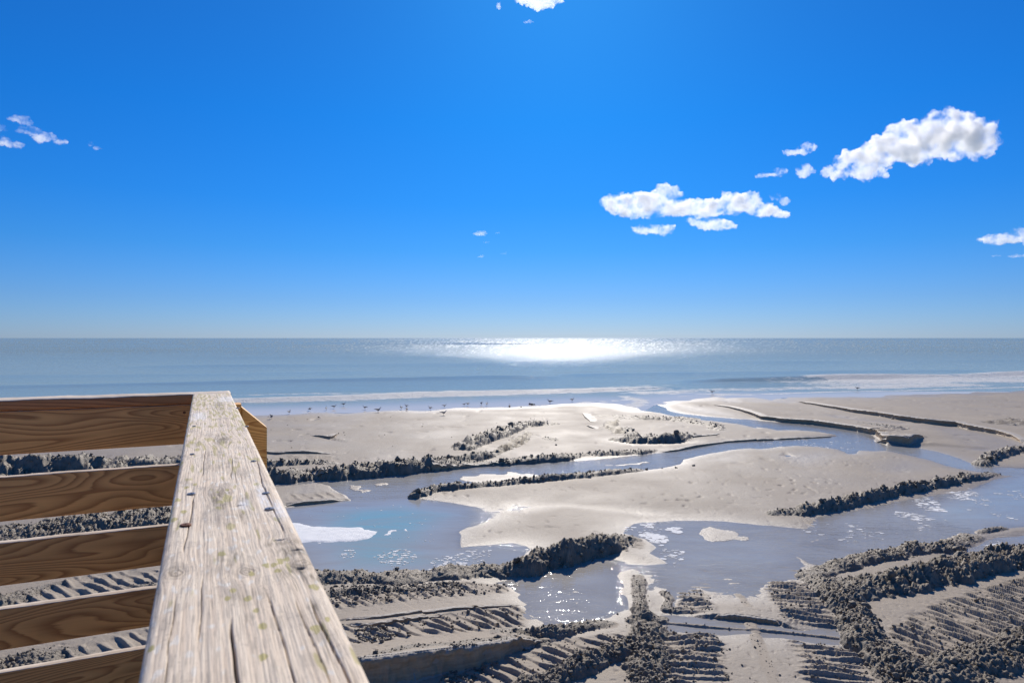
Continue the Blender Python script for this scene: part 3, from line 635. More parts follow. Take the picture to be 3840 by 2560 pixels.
# the cut banks: eroded faces standing along the gullies, one built wall each
BANKS = {0: 'long dark eroded cut bank along the upper stream, leading to the sand platform', 1: 'longest eroded cut bank, running down the upper beach at the right', 2: 'low cut edge of the sand tongue between the two streams',
         3: 'low cut edge of the foamy flat beside the railing', 4: 'small forked crack edge in the far left flat', 5: 'straight low cut edge on the far flat beside the railing', 6: 'short crooked cut edge left of the looping marks, upper half',
         7: 'short crooked cut edge left of the looping marks, lower half', 8: 'low cut edge below right of the hollow', 9: 'thin step along the lower side of the smooth sand band', 10: 'second thin step below the smooth sand band',
         11: 'tall brown cut bank of the crawler track at the bottom centre', 12: 'toothed low step above the water cut', 13: 'sand face at the left end of the long dark bank', 14: 'thin cut edge joining the dark ridges of the far bank',
         15: 'blocky dark end face of the sand platform in the far stream'}
for i, (P, hh, Lf) in enumerate(_SC):
    Ls = np.r_[0, np.cumsum(np.hypot(*np.diff(P, axis=0).T))]; dm = np.hypot(P[:, 0], P[:, 1]).mean()
    step = dm*.0012; n = int(Ls[-1]/step); s = np.linspace(0, Ls[-1], n)
    cx_ = np.interp(s, Ls, P[:, 0]); cy_ = np.interp(s, Ls, P[:, 1]); tx = np.gradient(cx_); ty = np.gradient(cy_); tn = np.hypot(tx, ty); nx_ = -ty/tn; ny_ = tx/tn
    kk = max(3, int(.4/step)); ker = np.ones(kk)/kk; nx_ = np.convolve(np.pad(nx_, kk//2+1, 'edge'), ker, 'same')[kk//2+1:-(kk//2+1)]; ny_ = np.convolve(np.pad(ny_, kk//2+1, 'edge'), ker, 'same')[kk//2+1:-(kk//2+1)]
    cell = cy_**2*1.62e-4+.01; H = np.interp(s/Ls[-1], np.linspace(0, 1, len(hh)), hh)
    tl = .12 if i == 12 else .5; tp = sstep(0, tl, s)*sstep(0, tl, Ls[-1]-s)
    g0 = terrain(cx_-nx_*cell*.2, cy_-ny_*cell*.2)[0]; gb = terrain(cx_+nx_*cell*2.2, cy_+ny_*cell*2.2)[0]
    jag = .5+.5*perlin(s/.35, s*0+i*3.3, 61); rows = []
    gt = np.minimum(np.maximum(gb, g0+H*.9*tp), g0+H*1.1*tp+.02)+.012*perlin(s/.2, s*0+i, 62)
    for v, off in ((0, -.10), (.12, -.02), (.3, 0), (.5, .02), (.7, .02), (.86, .0), (.96, .012), (1.0, .05)):
        rough = (.05*perlin(s/.22, np.full(n, v*3+i), 63)+.05*jag+.025*perlin(s/.07, np.full(n, v*6), 64))*(H/.25)*(1 if v < .98 else .6)
        if i == 12: rough = rough+.03*np.abs(np.sin(s/.028))*(v > .2)*(v < .95)
        q = off*(H/.25)-rough*.8
        rows.append(np.stack([cx_+nx_*q, cy_+ny_*q, (g0-.03)+(gt-g0+.03)*v], 1))
    q = cell*2.2+.05; rows.append(np.stack([cx_+nx_*q, cy_+ny_*q, gb-.006], 1))
    Vb = np.concatenate(rows); Qb = quads((len(rows), n))
    tag(np_mesh('cut_bank', Vb, Qb, M_bank, smooth=True), BANKS[i], 'sand bank', 'eroded cut banks in the wet sand')

# loose lumps lying on the tracks and flats
lx, ly, ls = [], [], []
def scatter_poly(spec, n, s0, s1):
    P = line(spec); a = P.min(0); b = P.max(0)
    x = rng.uniform(a[0], b[0], n*6); y = rng.uniform(a[1], b[1], n*6)
    ok = (poly_sd(x, y, P) < 0) & (np.abs(x/y) < .8) & (y > 9.1); x = x[ok][:n]; y = y[ok][:n]
    lx.append(x); ly.append(y); ls.append(rng.uniform(s0, s1, len(x))*rng.uniform(.6, 1.3, len(x)))
scatter_poly(TREADS[4][0], 190, .012, .04); scatter_poly(TREADS[3][0], 50, .012, .04)
scatter_poly(TREADS[1][0], 100, .012, .038); scatter_poly(TREADS[2][0], 120, .012, .036)
scatter_poly(TREADS[0][0], 380, .012, .042); scatter_poly(TREADS[6][0], 150, .01, .035)
scatter_poly(TREADS[7][0], 330, .015, .042); scatter_poly(TREADS[5][0], 120, .01, .03)
scatter_poly("F 0,1060 300,1060 420,1650 -400,1650 -250,1060", 26, .008, .02)
scatter_poly("A 0,560 2352,640 2352,200 0,260", 40, .02, .05)
scatter_poly("E 1320,960 1390,980 1400,1600 1290,1600", 40, .008, .02)
scatter_poly("F 820,1120 900,1130 1100,1600 1000,1600", 40, .008, .022)
scatter_poly("D 560,600 1700,560 1700,640 560,720", 300, .015, .045)
scatter_poly("D 1600,1300 1950,1290 2000,1380 1750,1500 1500,1500", 160, .015, .04)
scatter_poly("D 780,1040 1050,1040 1150,1150 1000,1240 820,1230", 160, .015, .045)
for s, x, y, z in (("B", 1235, 732, .07), ("B", 1370, 722, .05), ("B", 1495, 722, .08), ("B", 1650, 708, .09), ("C", 1195, 297, .09), ("C", 1225, 300, .07), ("C", 800, 372, .08), ("B", 432, 526, .08), ("E", 2075, 1310, .022), ("E", 980, 830, .035),
                   ("E", 2190, 1140, .035), ("E", 1650, 1240, .03), ("F", 1250, 680, .05), ("F", 1080, 900, .045), ("F", 1840, 558, .02)):
    q = gp(s, x, y); lx.append(np.array([q[0]])); ly.append(np.array([q[1]])); ls.append(np.array([z]))
lx = np.concatenate(lx); ly = np.concatenate(ly); ls = np.concatenate(ls); lz = terrain(lx, ly)[0]
Wc, Fc = clod_batch(lx, ly, lz, ls, False, rng, .8, .15)
tag(np_mesh('loose_sand_clods', Wc, Fc, M_clod), 'loose crumbs of dark sand scattered over the tracks', kind='stuff')

# ------------------------------------------------------------------ water
CALM = [(line("A 180,1080 700,1010 1280,975 1500,1010 1850,1065 1990,1140 D 1850,30 1750,100 1720,240 2300,250 2230,330 1900,460 1400,545 800,560 300,560 150,200"), 1.0, 1.0),
        (line("C 2080,820 2352,775 2900,775 F 2900,60 2170,60 1960,110 C 1400,1176 1500,1030"), .9, .35),
        (line("E 0,520 400,440 860,330 1080,380 1050,600 1080,760 800,900 400,960 0,960"), .965, .12),
        (line("E 1400,250 F 0,250 300,300 400,400 100,560 E 2200,700 1800,650 1500,760 1300,640 1250,450"), .87, .1),
        (line("A 60,900 600,800 1240,770 1240,850 900,960 680,1010"), .8, .15)]
tw = np.linspace(-.82, .82, 760); tw = np.r_[-ext[::-1][:-1], [-.86], tw, [.86], ext[1:]]
iy = np.r_[np.linspace(1/9.1, 1/36, 190, endpoint=False), np.linspace(1/36, 1/62, 48, endpoint=False), np.linspace(1/62, 1/600, 105, endpoint=False)]
yw = np.r_[1/iy, np.geomspace(600, 40000, 40)]
XW, YW, ws = polar_grid(tw, yw)
near = YW < 64
TZ = np.full(XW.shape, -3.0); TZ[near] = terrain(XW[near], YW[near])[0]
SS = np.full(XW.shape, -12.0); SS[near] = poly_sd(XW[near], YW[near], _SEA, 12)
calm = np.full(XW.shape, .80); deep = np.zeros(XW.shape)
for P, c, d in CALM:
    s = poly_sd(XW, YW, P, 2.5); m = 1-sstep(-.3, .5, s); calm = np.maximum(calm, c*m)
    deep = np.maximum(deep, d*(1-sstep(-2.2 if d > .5 else -.8, .1, s)))
for k_, am_ in ((2, .28), (6, .14), (8, .2), (9, .2)):      # films that run over sand are ruffled
    s = poly_sd(XW, YW, _TH[k_][0], 2.0); calm = calm-am_*(1-sstep(-.3, .6, s))
deep = np.clip(np.maximum(deep*.9, np.clip(-TZ, 0, .08)*1.2)*sstep(.0, .05, -TZ), 0, 1)
# waves of the sea
nx = perlin(XW/9, YW/9, 51); nx2 = perlin(XW/2.5, YW/1.2, 52); nx3 = perlin(XW/30, YW/14, 53)
foam = np.zeros(XW.shape); zs = np.zeros(XW.shape)
def wave(spec, H, back, front, foam_w=0.0, foam_a=0.0, wob=.6, foam_off=0.0):
    P = line(spec); sel, d, s, side, LT = line_d(XW, YW, P, max(back, front)*3+foam_w*2+2)
    sg = np.where(side >= 0, d, -d)+wob*nx[sel]+wob*.4*nx2[sel]
    endt = sstep(0, .12, s/LT)*sstep(0, .12, 1-s/LT)
    hh = H*endt*(.8+.5*nx3[sel]); zs[sel] += np.where(sg > 0, hh*np.exp(-(sg/back)**2), hh*np.exp(-(sg/front)**2))
    if foam_a: foam[sel] = np.maximum(foam[sel], foam_a*endt*np.exp(-((sg-foam_off)/foam_w)**4)*(.85+.5*nx3[sel]))
wave("V -400,933 0,932 300,925 540,921 780,914 1000,907 1163,902 1350,897 1500,892 1640,889", .26, 2.2, .7, 2.6, .95, .5, .2)
wave("V 500,908 700,905 900,903 1100,897", .05, 2, 2, .9, .55, 1.0)
wave("V 1350,889 1480,886 1560,884", .03, 2, 2, .8, .55, 1.0)
wave("V 1350,900 1500,902 1640,896 1800,892 2000,889 2300,882", .07, 2, 1, 2.2, .72, 1.0)
wave("V 1530,880 1650,875 1807,873 1900,871 2100,867 2352,861 2800,855", .55, 3.5, 1.1, 1.8, .0, .6)
wave("V 1780,874 1900,871 2100,867 2352,861 2900,853", .12, 3, 1, 3.2, 1.1, .9, -.6)
wave("V 1700,884 1900,880 2150,873 2352,868 2900,860", .03, 3, 3, 6, .74, 1.8)
wave("V -500,895 0,889 400,881 800,873 1100,867 1350,866", .26, 4, 2.0)
wave("V -300,866 100,862 500,858 900,853", .14, 6, 4)
wave("V 200,843 700,838 1300,836 1700,841", .22, 8, 5); wave("V 1200,862 1500,858 1700,856 2300,850", .25, 5, 3)
wave("V -400,822 400,821 1100,819 1500,822", .2, 12, 9); wave("V 1400,835 2000,830 2600,826", .2, 9, 6); wave("V 900,805 1700,803 2600,806", .25, 22, 16)
# swash lines left on the wet sand
for sp, w, a in (("V 1080,937 1180,934 1300,928 1360,923 1420,919 1470,915", .22, .85), ("V 700,944 860,940 1000,939 1120,938", .16, .5), ("V 1360,921 1450,928 1560,927 1700,922", .2, .6), ("V 1430,911 1460,917 1475,925 1440,935", .7, .62),
                 ("V 1500,902 1600,904 1700,905 1640,909 1560,910", .25, .7), ("V 640,949 700,947 760,946", .15, .6), ("V 1650,906 1750,905 1900,900 2050,897 2200,893 2400,887", .35, .9)):
    P = line(sp); sel, d, s, side, LT = line_d(XW, YW, P, 4); dd = np.abs(np.where(side >= 0, d, -d)+.35*nx[sel]+.3*nx2[sel])
    foam[sel] = np.maximum(foam[sel], a*np.exp(-(dd/w/1.3)**2)+.0)
shallow = np.clip(sstep(-9, -1.5, SS), 0, 1)
fadeY = np.clip((900-YW)/500, 0, 1)
zs = zs*(1-sstep(-2.2, -.3, SS))*fadeY
zw = np.where(SS < 0, zs, 0.0)
foam = foam*(SS < .5)
VW = np.stack([XW, YW, zw], 1); QW = quads(ws)
seaf = SS[QW].min(1) < 0
low = (TZ[QW].min(1) < .045)
rr_ = np.random.default_rng(3).uniform(0, 1, XW.shape)
ch0 = .04+.16*np.maximum(perlin(XW/.9, YW/3, 140), 0)+.12*np.maximum(perlin(XW/14, YW/30, 141), 0)
chop = np.clip(ch0*(1-sstep(60, 280, YW))+sstep(60, 280, YW)*(rr_**3.0*(.8+.5*sstep(200, 1500, YW))+.48+.25*perlin(XW/60, YW/160, 142)), 0, 1.3)
at = {'calm': calm, 'depth': deep, 'foam': foam, 'shallow': shallow, 'chop': chop, 'sway': .17+.83*sstep(60, 280, YW)}
o = sub_mesh('sea_water', VW, QW[seaf], M_sea, at); tag(o, 'blue green sea with low breakers and sun glitter', kind='structure')
pm = poly_sd(XW, YW, CALM[0][0], 2.0) < .15; pf = pm[QW].any(1)
o = sub_mesh('pool_water', VW, QW[~seaf & low & pf], M_water, at); tag(o, 'turquoise blue pool of still water behind the tall black bank', kind='structure')
o = sub_mesh('stream_water', VW, QW[~seaf & low & ~pf], M_water, at); tag(o, 'shallow glittering streams and lagoon on the beach', kind='structure')

# ------------------------------------------------------------------ foam on the pool
def foam_sheet(name, spec, thick=.015, step=.035, warp=.05):
    P = line(spec); a = P.min(0)-.1; b = P.max(0)+.1
    xs = np.arange(a[0], b[0], step); ys = np.arange(a[1], b[1], step); T, U = np.meshgrid(xs, ys); x = T.ravel(); y = U.ravel()
    s = poly_sd(x+warp*perlin(x/.3, y/.3, 71)+warp*.5*perlin(x/.1, y/.1, 72), y+warp*perlin(x/.3, y/.3, 73), P, 1)
    z = .004+thick*(1-np.exp(np.minimum(s, 0)/.06))*(1+.5*perlin(x/.25, y/.25, 74)); z = np.where(s > 0, -.004, z)
    q = quads(T.shape); q = q[s[q].min(1) < 0]
    u, inv = np.unique(q, return_inverse=True)
    return np_mesh(name, np.stack([x, y, z], 1)[u], inv.reshape(q.shape), M_foam)
tag(foam_sheet('foam_patch', "D 100,10 250,22 330,40 420,56 600,62 830,66 870,85 920,86 955,102 958,128 900,158 780,182 700,187 560,193 430,188 350,196 100,200"),
    'large white foam patch floating on the blue pool beside the railing', 'foam')
tag(foam_sheet('foam_patch', "D 1033,133 1040,126 1066,118 1078,96 1098,86 1145,86 1147,95 1112,98 1097,106 1088,124 1060,133", .01, .014, .015), 'small squiggle of white foam right of the large patch', 'foam')
tag(foam_sheet('foam_patch', "D 1215,80 1225,75 1240,90 1238,96 1218,92", .01, .012, .01), 'tiny foam blot right of the squiggle', 'foam')
fv = []; ff = []
def fleck(x, y, rx, ry):
    k = rng.integers(6, 10); a = np.linspace(0, 2*np.pi, k, endpoint=False)+rng.uniform(0, 1); r = rng.uniform(.5, 1.25, k)
    b0 = len(fv); fv.append((x, y, .011))
    for i in range(k): fv.append((x+rx*r[i]*math.cos(a[i]), y+ry*r[i]*math.sin(a[i]), .0045))
    for i in range(k): ff.append((b0, b0+1+i, b0+1+(i+1) % k))
def flecks(spec, n, r0, r1, asp=1.6, clump=0.0):
    P = line(spec); a = P.min(0); b = P.max(0); m = 0; tries = 0
    while m < n and tries < n*30:
        tries += 1; x = rng.uniform(a[0], b[0]); y = rng.uniform(a[1], b[1])
        if poly_sd(np.array([x]), np.array([y]), P, 1)[0] > 0: continue
        if clump and perlin(np.array([x/clump]), np.array([y/clump*.7]), 77)[0] < .05: continue
        r = rng.uniform(r0, r1)*rng.uniform(.4, 1); fleck(x, y, r*asp, r*rng.uniform(.7, 1.6)); m += 1
flecks("D 350,200 900,200 1300,260 1900,260 2200,240 2100,350 1800,440 1400,500 700,500 450,440", 330, .012, .045, 1.7, .9)
flecks("D 900,20 1500,20 1500,200 1000,180", 22, .01, .025)
flecks("A 300,1080 900,1020 1300,1040 1500,1176 300,1176", 16, .015, .03)
flecks("E 1100,60 1300,20 1560,30 1480,200 1300,200 1180,140", 220, .02, .075, 1.8, .5)
flecks("E 1420,260 1560,260 1560,350 1440,340", 26, .02, .06, 1.8, 0)
flecks("C 1200,1060 1500,960 1880,890 1960,960 1700,1176 1000,1176", 300, .015, .06, 2.4, .9)
flecks("C 1900,960 2352,900 2352,1170 1800,1170", 60, .02, .045, 2.2, 1.0)
flecks("F 1950,220 2100,170 2260,250 2150,300 2000,280", 40, .02, .07, 2.2)
flecks("F 300,30 1500,10 1700,60 1200,180 500,200", 70, .015, .05, 2.2, 1.0)
flecks("C 60,465 700,448 1000,470 800,580 0,530", 60, .03, .06, 2.2, 1.0)
flecks("E 1360,0 1000,60 1060,110 1200,150 1330,240 1400,380 1500,420 1400,200", 60, .02, .06, 1.5)
tag(np_mesh('foam_flecks', np.array(fv), np.array(ff), M_foam), 'small white foam flecks drifting on the pools', kind='stuff')

# ------------------------------------------------------------------ gulls
M_gb = mat_plain('gull_grey', (.20, .20, .21)); M_gw = mat_plain('gull_white', (.62, .60, .57)); M_gd = mat_plain('gull_dark', (.035, .035, .04)); M_gl = mat_plain('gull_legs', (.10, .05, .035))
def loft(rings, seg=10):
    """rings: (x, z, ry, rz)"""
    v = []; f = []
    for (x, z, ry, rz) in rings:
        for k in range(seg):
            a = 2*math.pi*k/seg; v.append((x, ry*math.cos(a), z+rz*math.sin(a)))
    for i in range(len(rings)-1):
        for k in range(seg):
            f.append((i*seg+k, i*seg+(k+1) % seg, (i+1)*seg+(k+1) % seg, (i+1)*seg+k))
    return np.array(v), np.array(f)
def make_gull(label, kind='stand'):
    root = empty('gull'); tag(root, label, 'gull', 'gulls at the edge of the sea')
    z = .135 if kind != 'fly' else .12
    v, f = loft([(-.150, z+.028, .004, .003), (-.11, z+.024, .022, .012), (-.06, z+.012, .040, .032), (0, z, .052, .050), (.05, z+.008, .048, .050), (.085, z+.034, .034, .038), (.105, z+.062, .024, .028),
                 (.115, z+.088, .024, .026), (.135, z+.098, .022, .022), (.152, z+.094, .011, .011), (.156, z+.092, .001, .001)])
    np_mesh('body', v, f, M_gw, root)
    v, f = loft([(.150, z+.093, .006, .006), (.172, z+.090, .005, .005), (.186, z+.084, .001, .001)], 6); np_mesh('beak', v, f, M_gd, root)
    for s in (-1, 1):
        if kind == 'stand':
            v, f = loft([(-.205, z+.03, .002, .003), (-.15, z+.034, .008, .010), (-.08, z+.026, .012, .026), (0, z+.012, .014, .038), (.055, z+.012, .012, .032), (.08, z+.014, .001, .001)], 8)
            v[:, 1] = v[:, 1]+s*(.043-.10*np.clip(-v[:, 0]-.05, 0, .2)); np_mesh('wing', v, f, M_gb, root)
        else:
            n = 9; vv = []; ff_ = []
            for i in range(n):
                t = i/(n-1); y = .02+.38*t; c = .075*(1-t)**.6+.008; zz = z+.03+(.16*math.sin(t*2.4) if kind == 'raise' else .07*math.sin(t*3.1))
                x0 = .03+.02*math.sin(t*3)-.12*t*t
                for (dx, dz) in ((c*.6, 0), (0, .010*(1-t)+.002), (-c, 0), (0, -.006*(1-t)-.001)): vv.append((x0+dx, s*y, zz+dz))
            for i in range(n-1):
                for k in range(4): ff_.append((i*4+k, i*4+(k+1) % 4, i*4+4+(k+1) % 4, i*4+4+k))
            np_mesh('wing', np.array(vv), np.array(ff_), M_gb, root)
    if kind != 'fly':
        for s in (-1, 1):
            v, f = loft([(0, 0, .0035, .0035), (.09, 0, .004, .004), (.10, 0, .001, .001)], 6)
            v = np.stack([v[:, 2]+.002, v[:, 1]+s*.02, v[:, 0]], 1)
            w = np.array([(-.008, s*.02, .003), (.038, s*.02-.016, .002), (.042, s*.02, .003), (.038, s*.02+.016, .002), (.0, s*.02, .008)])
            g = np.array([(0, 1, 4, 4), (1, 2, 4, 4)]); g = np.array([(0, 1, 2, 4), (0, 2, 3, 4)])
            np_mesh('leg', np.concatenate([v, w]), np.concatenate([f, g+len(v)]), M_gl, root)
    return root
protos = {}
def gull(sheet, x, y, face, label, kind='stand', k=1.0, z=.0):
    gx, gy = gp(sheet, x, y)
    if kind not in protos:
        o = make_gull(label, kind); protos[kind] = o
    else:
        p = protos[kind]; o = p.copy(); col.objects.link(o); o['label'] = label
        for ch in p.children:
            c = ch.copy(); col.objects.link(c); c.parent = o
    zz = max(float(terrain(np.array([gx]), np.array([gy]))[0][0]), 0.0)
    o.location = (gx, gy, zz+z); o.rotation_euler = (0, 0, R(face)); o.scale = (k*1.15,)*3
GULLS = [("A", 198, 240, 80, 'leftmost gull of the wet sand, standing with its back turned, nearest the railing', 'stand', 1.0),
 ("A", 380, 212, 10, 'second gull from the left, wings half open just over the wash', 'fly', .8),
 ("A", 525, 207, 100, 'third gull from the left in the wash, upright', 'stand', .95), ("A", 593, 192, 15, 'fourth gull from the left in the wash, side on', 'stand', 1.0),
 ("A", 678, 170, 10, 'fifth gull from the left, farthest out in the wash of the left ones', 'stand', 1.0), ("A", 868, 200, 160, 'sixth gull from the left, alone in the wash and facing left', 'stand', 1.0),
 ("A", 982, 232, 35, 'large gull on the dry sand edge at the left, head up', 'stand', 1.25), ("A", 1187, 200, 120, 'left gull of the close trio in the wash', 'stand', .95),
 ("A", 1233, 184, 150, 'rear gull of the close trio in the wash', 'stand', .9), ("A", 1237, 214, 95, 'front gull of the close trio in the wash', 'stand', 1.0),
 ("A", 1443, 205, 140, 'gull right of the close trio at the sand edge', 'stand', 1.0), ("A", 1567, 183, 20, 'small gull in the wash above the lone one on the sand', 'stand', .9),
 ("A", 1560, 262, 15, 'lone gull standing well up on the dry sand flat', 'stand', 1.15), ("A", 1742, 168, 30, 'faint gull left of the low flying one', 'stand', .8),
 ("A", 1775, 165, 175, 'low flying gull over the middle of the wash', 'fly', .8), ("A", 1895, 160, 165, 'gull with raised wings landing in the wash', 'raise', .6),
 ("A", 1942, 166, 80, 'gull standing right of the landing one', 'stand', 1.0), ("A", 2142, 182, 90, 'small gull at the sand edge left of the dark lumps', 'stand', .9),
 ("B", 383, 150, 160, 'tall gull in the shallow swash, left of the foam fork', 'stand', 1.25), ("B", 577, 132, 40, 'gull at the end of the white swash line', 'stand', 1.1),
 ("B", 1813, 60, 150, 'far gull near the mouth of the upper stream', 'stand', 1.15), ("C", 883, 28, 170, 'rightmost gull, alone in the bright swash', 'stand', 1.2),
 ("A", 40, 290, 30, 'gull on the sand beside the railing post', 'raise', .7)]
for g_ in GULLS: gull(*g_)
SWL = ['leftmost dark lump of the close group at the swash edge', 'middle and largest dark lump of the close group at the swash edge', 'rightmost dark lump of the close group at the swash edge', 'flat dark lump on the sand edge, left of the close group', 'dark lump nearest left of the close group at the swash edge']
for (s_, x_, y_, z_) in (("B", 205, 155, .10), ("B", 225, 160, .12), ("B", 245, 158, .07), ("A", 2245, 182, .06), ("B", 25, 176, .09)):
    q = gp(s_, x_, y_); W_, F_ = clod_batch(np.array([q[0]]), np.array([q[1]]), np.array([0.0]), np.array([z_]), True, rng, .3, .3)
    tag(np_mesh('seaweed_lump', W_, F_, M_gd), SWL.pop(0), 'seaweed', 'dark lumps at the swash edge')

# ------------------------------------------------------------------ the railing
TH = 24.3; TH2 = 25.5; HC = .216; ZC = CAM_H-HC; B0 = 2.90
def rail_xy(a, b): c, s = math.cos(R(TH)), math.sin(R(TH)); return (a*c-b*s, a*s+b*c)
root = empty('wooden_railing', (*rail_xy(.1, B0), 0.1)); tag(root, 'weathered wooden railing corner with bleached top cap and brown horizontal boards', 'railing')
rl = root.location
def place(o, x, y, z, ang): o.parent = root; o.location = (x-rl.x, y-rl.y, z-rl.z); o.rotation_euler = (0, 0, R(ang)); return o
M_face = [mat_brown('brown_stained_board', 1.0), mat_brown('brown_stained_board_b', 2.3), mat_brown('brown_stained_board_c', 3.9, .0, .85), mat_brown('brown_stained_board_d', 5.2, .0, .85), mat_brown('brown_stained_board_e', 7.7, .0, .9)]
M_red = mat_brown('red_brown_cap_edge', 9.1, .6, .75)
def board_mesh(name, L, T, H, m_face, m_top, nseg=160, rnd=.004, seed=0, wob=.0015):
    """x along 0..L, y 0..T away, z 0..H; rounded edges, slightly uneven"""
    prof = []
    for (cy_, cz_, a0) in ((T-rnd, H-rnd, 0), (rnd, H-rnd, 90), (rnd, rnd, 180), (T-rnd, rnd, 270)):
        for k in range(4):
            a = R(a0+k*30); prof.append((cy_+rnd*math.cos(a), cz_+rnd*math.sin(a)))
    prof = np.array(prof); k = len(prof); xs = np.linspace(0, L, nseg); v = np.zeros((nseg, k, 3))
    for i, x in enumerate(xs):
        v[i, :, 0] = x
    v[:, :, 1] = prof[None, :, 0]; v[:, :, 2] = prof[None, :, 1]
    xx = v[:, :, 0].ravel(); w = wob*perlin(xx*9, (v[:, :, 1]*20+v[:, :, 2]*20+seed*5).ravel(), 80)+wob*.5*perlin(xx*45, (v[:, :, 2]*90+seed).ravel(), 81)
    v[:, :, 2] += (w*(v[:, :, 2].ravel() > H*.5)).reshape(nseg, k)
    f = []; mi = []
    for j in range(k):
        jj = (j+1) % k; i = np.arange(nseg-1); q = np.stack([i*k+j, i*k+jj, (i+1)*k+jj, (i+1)*k+j], 1); f.append(q)
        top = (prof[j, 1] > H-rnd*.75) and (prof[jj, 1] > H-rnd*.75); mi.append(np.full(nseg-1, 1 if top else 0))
    V_ = v.reshape(-1, 3); F_ = np.concatenate(f); MI = np.concatenate(mi)
    # end grain
    V_ = np.concatenate([V_, [[0, T/2, H/2], [L, T/2, H/2]]]); c0 = nseg*k; e = []
    for j in range(0, k, 1):
        jj = (j+1) % k; e.append((c0, jj, j, c0)); e.append((c0+1, (nseg-1)*k+j, (nseg-1)*k+jj, c0+1))
    me = bpy.data.meshes.new(name)
    F_all = [tuple(x) for x in F_.tolist()]+[(a, b, c) for a, b, c, _ in e]
    me.from_pydata(V_.tolist(), [], F_all); me.materials.append(m_face); me.materials.append(m_top)
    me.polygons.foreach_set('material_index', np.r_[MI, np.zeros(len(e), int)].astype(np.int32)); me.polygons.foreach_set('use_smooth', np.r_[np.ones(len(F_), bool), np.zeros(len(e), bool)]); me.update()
    o = bpy.data.objects.new(name, me); col.objects.link(o); return o
# far rail: everything measured from the corner, running left (towards the camera)
c2, s2 = math.cos(R(TH2)), math.sin(R(TH2)); c1, s1 = math.cos(R(TH)), math.sin(R(TH))
cornx, corny = rail_xy(.098, B0)
def far_xy(a, b): return (cornx+a*c2-b*s2, corny+a*s2+b*c2)      # a<0 to the left
LB = 2.9
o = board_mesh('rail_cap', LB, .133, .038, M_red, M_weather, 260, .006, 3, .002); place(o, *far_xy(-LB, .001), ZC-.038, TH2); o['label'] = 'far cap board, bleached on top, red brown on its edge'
levels = [(-.2560, -.4075), (-.484, -.639), (-.7125, -.862), (-.943, -1.086), (-1.164, -1.31)]
for i, (zt, zb) in enumerate(levels):
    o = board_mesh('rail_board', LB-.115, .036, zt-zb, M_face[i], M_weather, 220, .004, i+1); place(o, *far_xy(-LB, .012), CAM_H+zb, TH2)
# posts down to the sand
M_post = mat_brown('ochre_post', 12.0, -.9, 1.15)
def post_mesh(name, w, d, h, drop0=0.0, drop1=0.0):
    """post with a top cut on the slant; x width, y depth"""
    b = .004; v = []
    for z, dd in ((0, 0), (h, 1)):
        for (x, y) in ((b, 0), (w-b, 0), (w, b), (w, d-b), (w-b, d), (b, d), (0, d-b), (0, b)):
            v.append((x, y, z-(dd*(drop0+(drop1-drop0)*x/w))))
    f = [(i, (i+1) % 8, 8+(i+1) % 8, 8+i) for i in range(8)]
    me = bpy.data.meshes.new(name); me.from_pydata(v, [], f+[tuple(range(8, 16)), tuple(reversed(range(8)))]); me.materials.append(M_post); me.update()
    o = bpy.data.objects.new(name, me); col.objects.link(o); return o
zb0 = .05
o = post_mesh('post', .095, .089, CAM_H-.2736-zb0, 0, .0865); place(o, *rail_xy(.137, B0), zb0, TH); o['label'] = 'ochre post with its top cut on the slant'
o = post_mesh('post', .06, .089, CAM_H-.262-zb0); place(o, *rail_xy(.0765, B0+.004), zb0, TH)
o = post_mesh('post', .10, .089, CAM_H-.256-zb0); place(o, *rail_xy(-.030, B0+.055), zb0, TH)
for a_ in (-1.9,):
    o = post_mesh('post', .089, .089, CAM_H-.256-zb0); place(o, *far_xy(a_-.9, .050), zb0, TH2)
for b_ in (.2, -1.6):
    o = post_mesh('post', .089, .089, CAM_H-.256-zb0); place(o, *rail_xy(-.0, b_), zb0, TH)

# deck boards under the feet, below the frame
M_deck = mat_weather('bleached_deck_board'); deck = empty('wooden_deck', (*rail_xy(-1.5, 1.0), CAM_H-1.33)); tag(deck, 'bleached plank deck floor behind the railing', kind='structure')
dm_ = None
for k in range(60):
    if dm_ is None: o = board_mesh('plank', 3.6, .14, .032, M_deck, M_deck, 20, .003, 30); dm_ = o.data
    else: o = bpy.data.objects.new('plank', dm_); col.objects.link(o)
    x_, y_ = rail_xy(-3.62, B0-.20-k*.146); o.parent = deck; o.location = (x_-deck.location.x, y_-deck.location.y, -.032); o.rotation_euler = (0, 0, R(TH))

# right-hand cap: the big bleached board under the camera
aL, aR = -.0385, .0975
def cap_ab(x, y):   # from the photo sheet 'R' (0,1400 scale 1.3514)
    sx = x/1.3514; sy = 1400+y/1.3514; Yc = HC*FOC/(sy-CY); Xc = (sx-CX)*Yc/FOC; return (Xc*c1+Yc*s1, -Xc*s1+Yc*c1)
KNOTS = [(*cap_ab(1125, 340), .020, .05), (*cap_ab(1130, 600), .013, .028), (*cap_ab(1540, 960), .016, .020), (*cap_ab(1500, 850), .015, .012), (*cap_ab(1110, 150), .014, .07), (*cap_ab(880, 1010), .010, .02), (*cap_ab(1250, 1000), .012, .02)]
na = 190; prof_a = np.linspace(0, 1, na); W_ = aR-aL
bs = np.concatenate([np.linspace(-1.0, .30, 60, endpoint=False), 1/np.linspace(1/.30, 1/2.8985, 980)])
Aq, Bq = np.meshgrid(aL+W_*prof_a, bs); A1 = Aq.ravel(); B1 = Bq.ravel()
ad = A1.copy()
for (ka, kb, ra, rb) in KNOTS:
    g = np.exp(-((A1-ka)/(ra*1.5))**2-((B1-kb)/(rb*1.6))**2); ad = ad-(A1-ka)*.75*g+.004*g*np.sign(A1-ka+1e-9)*0
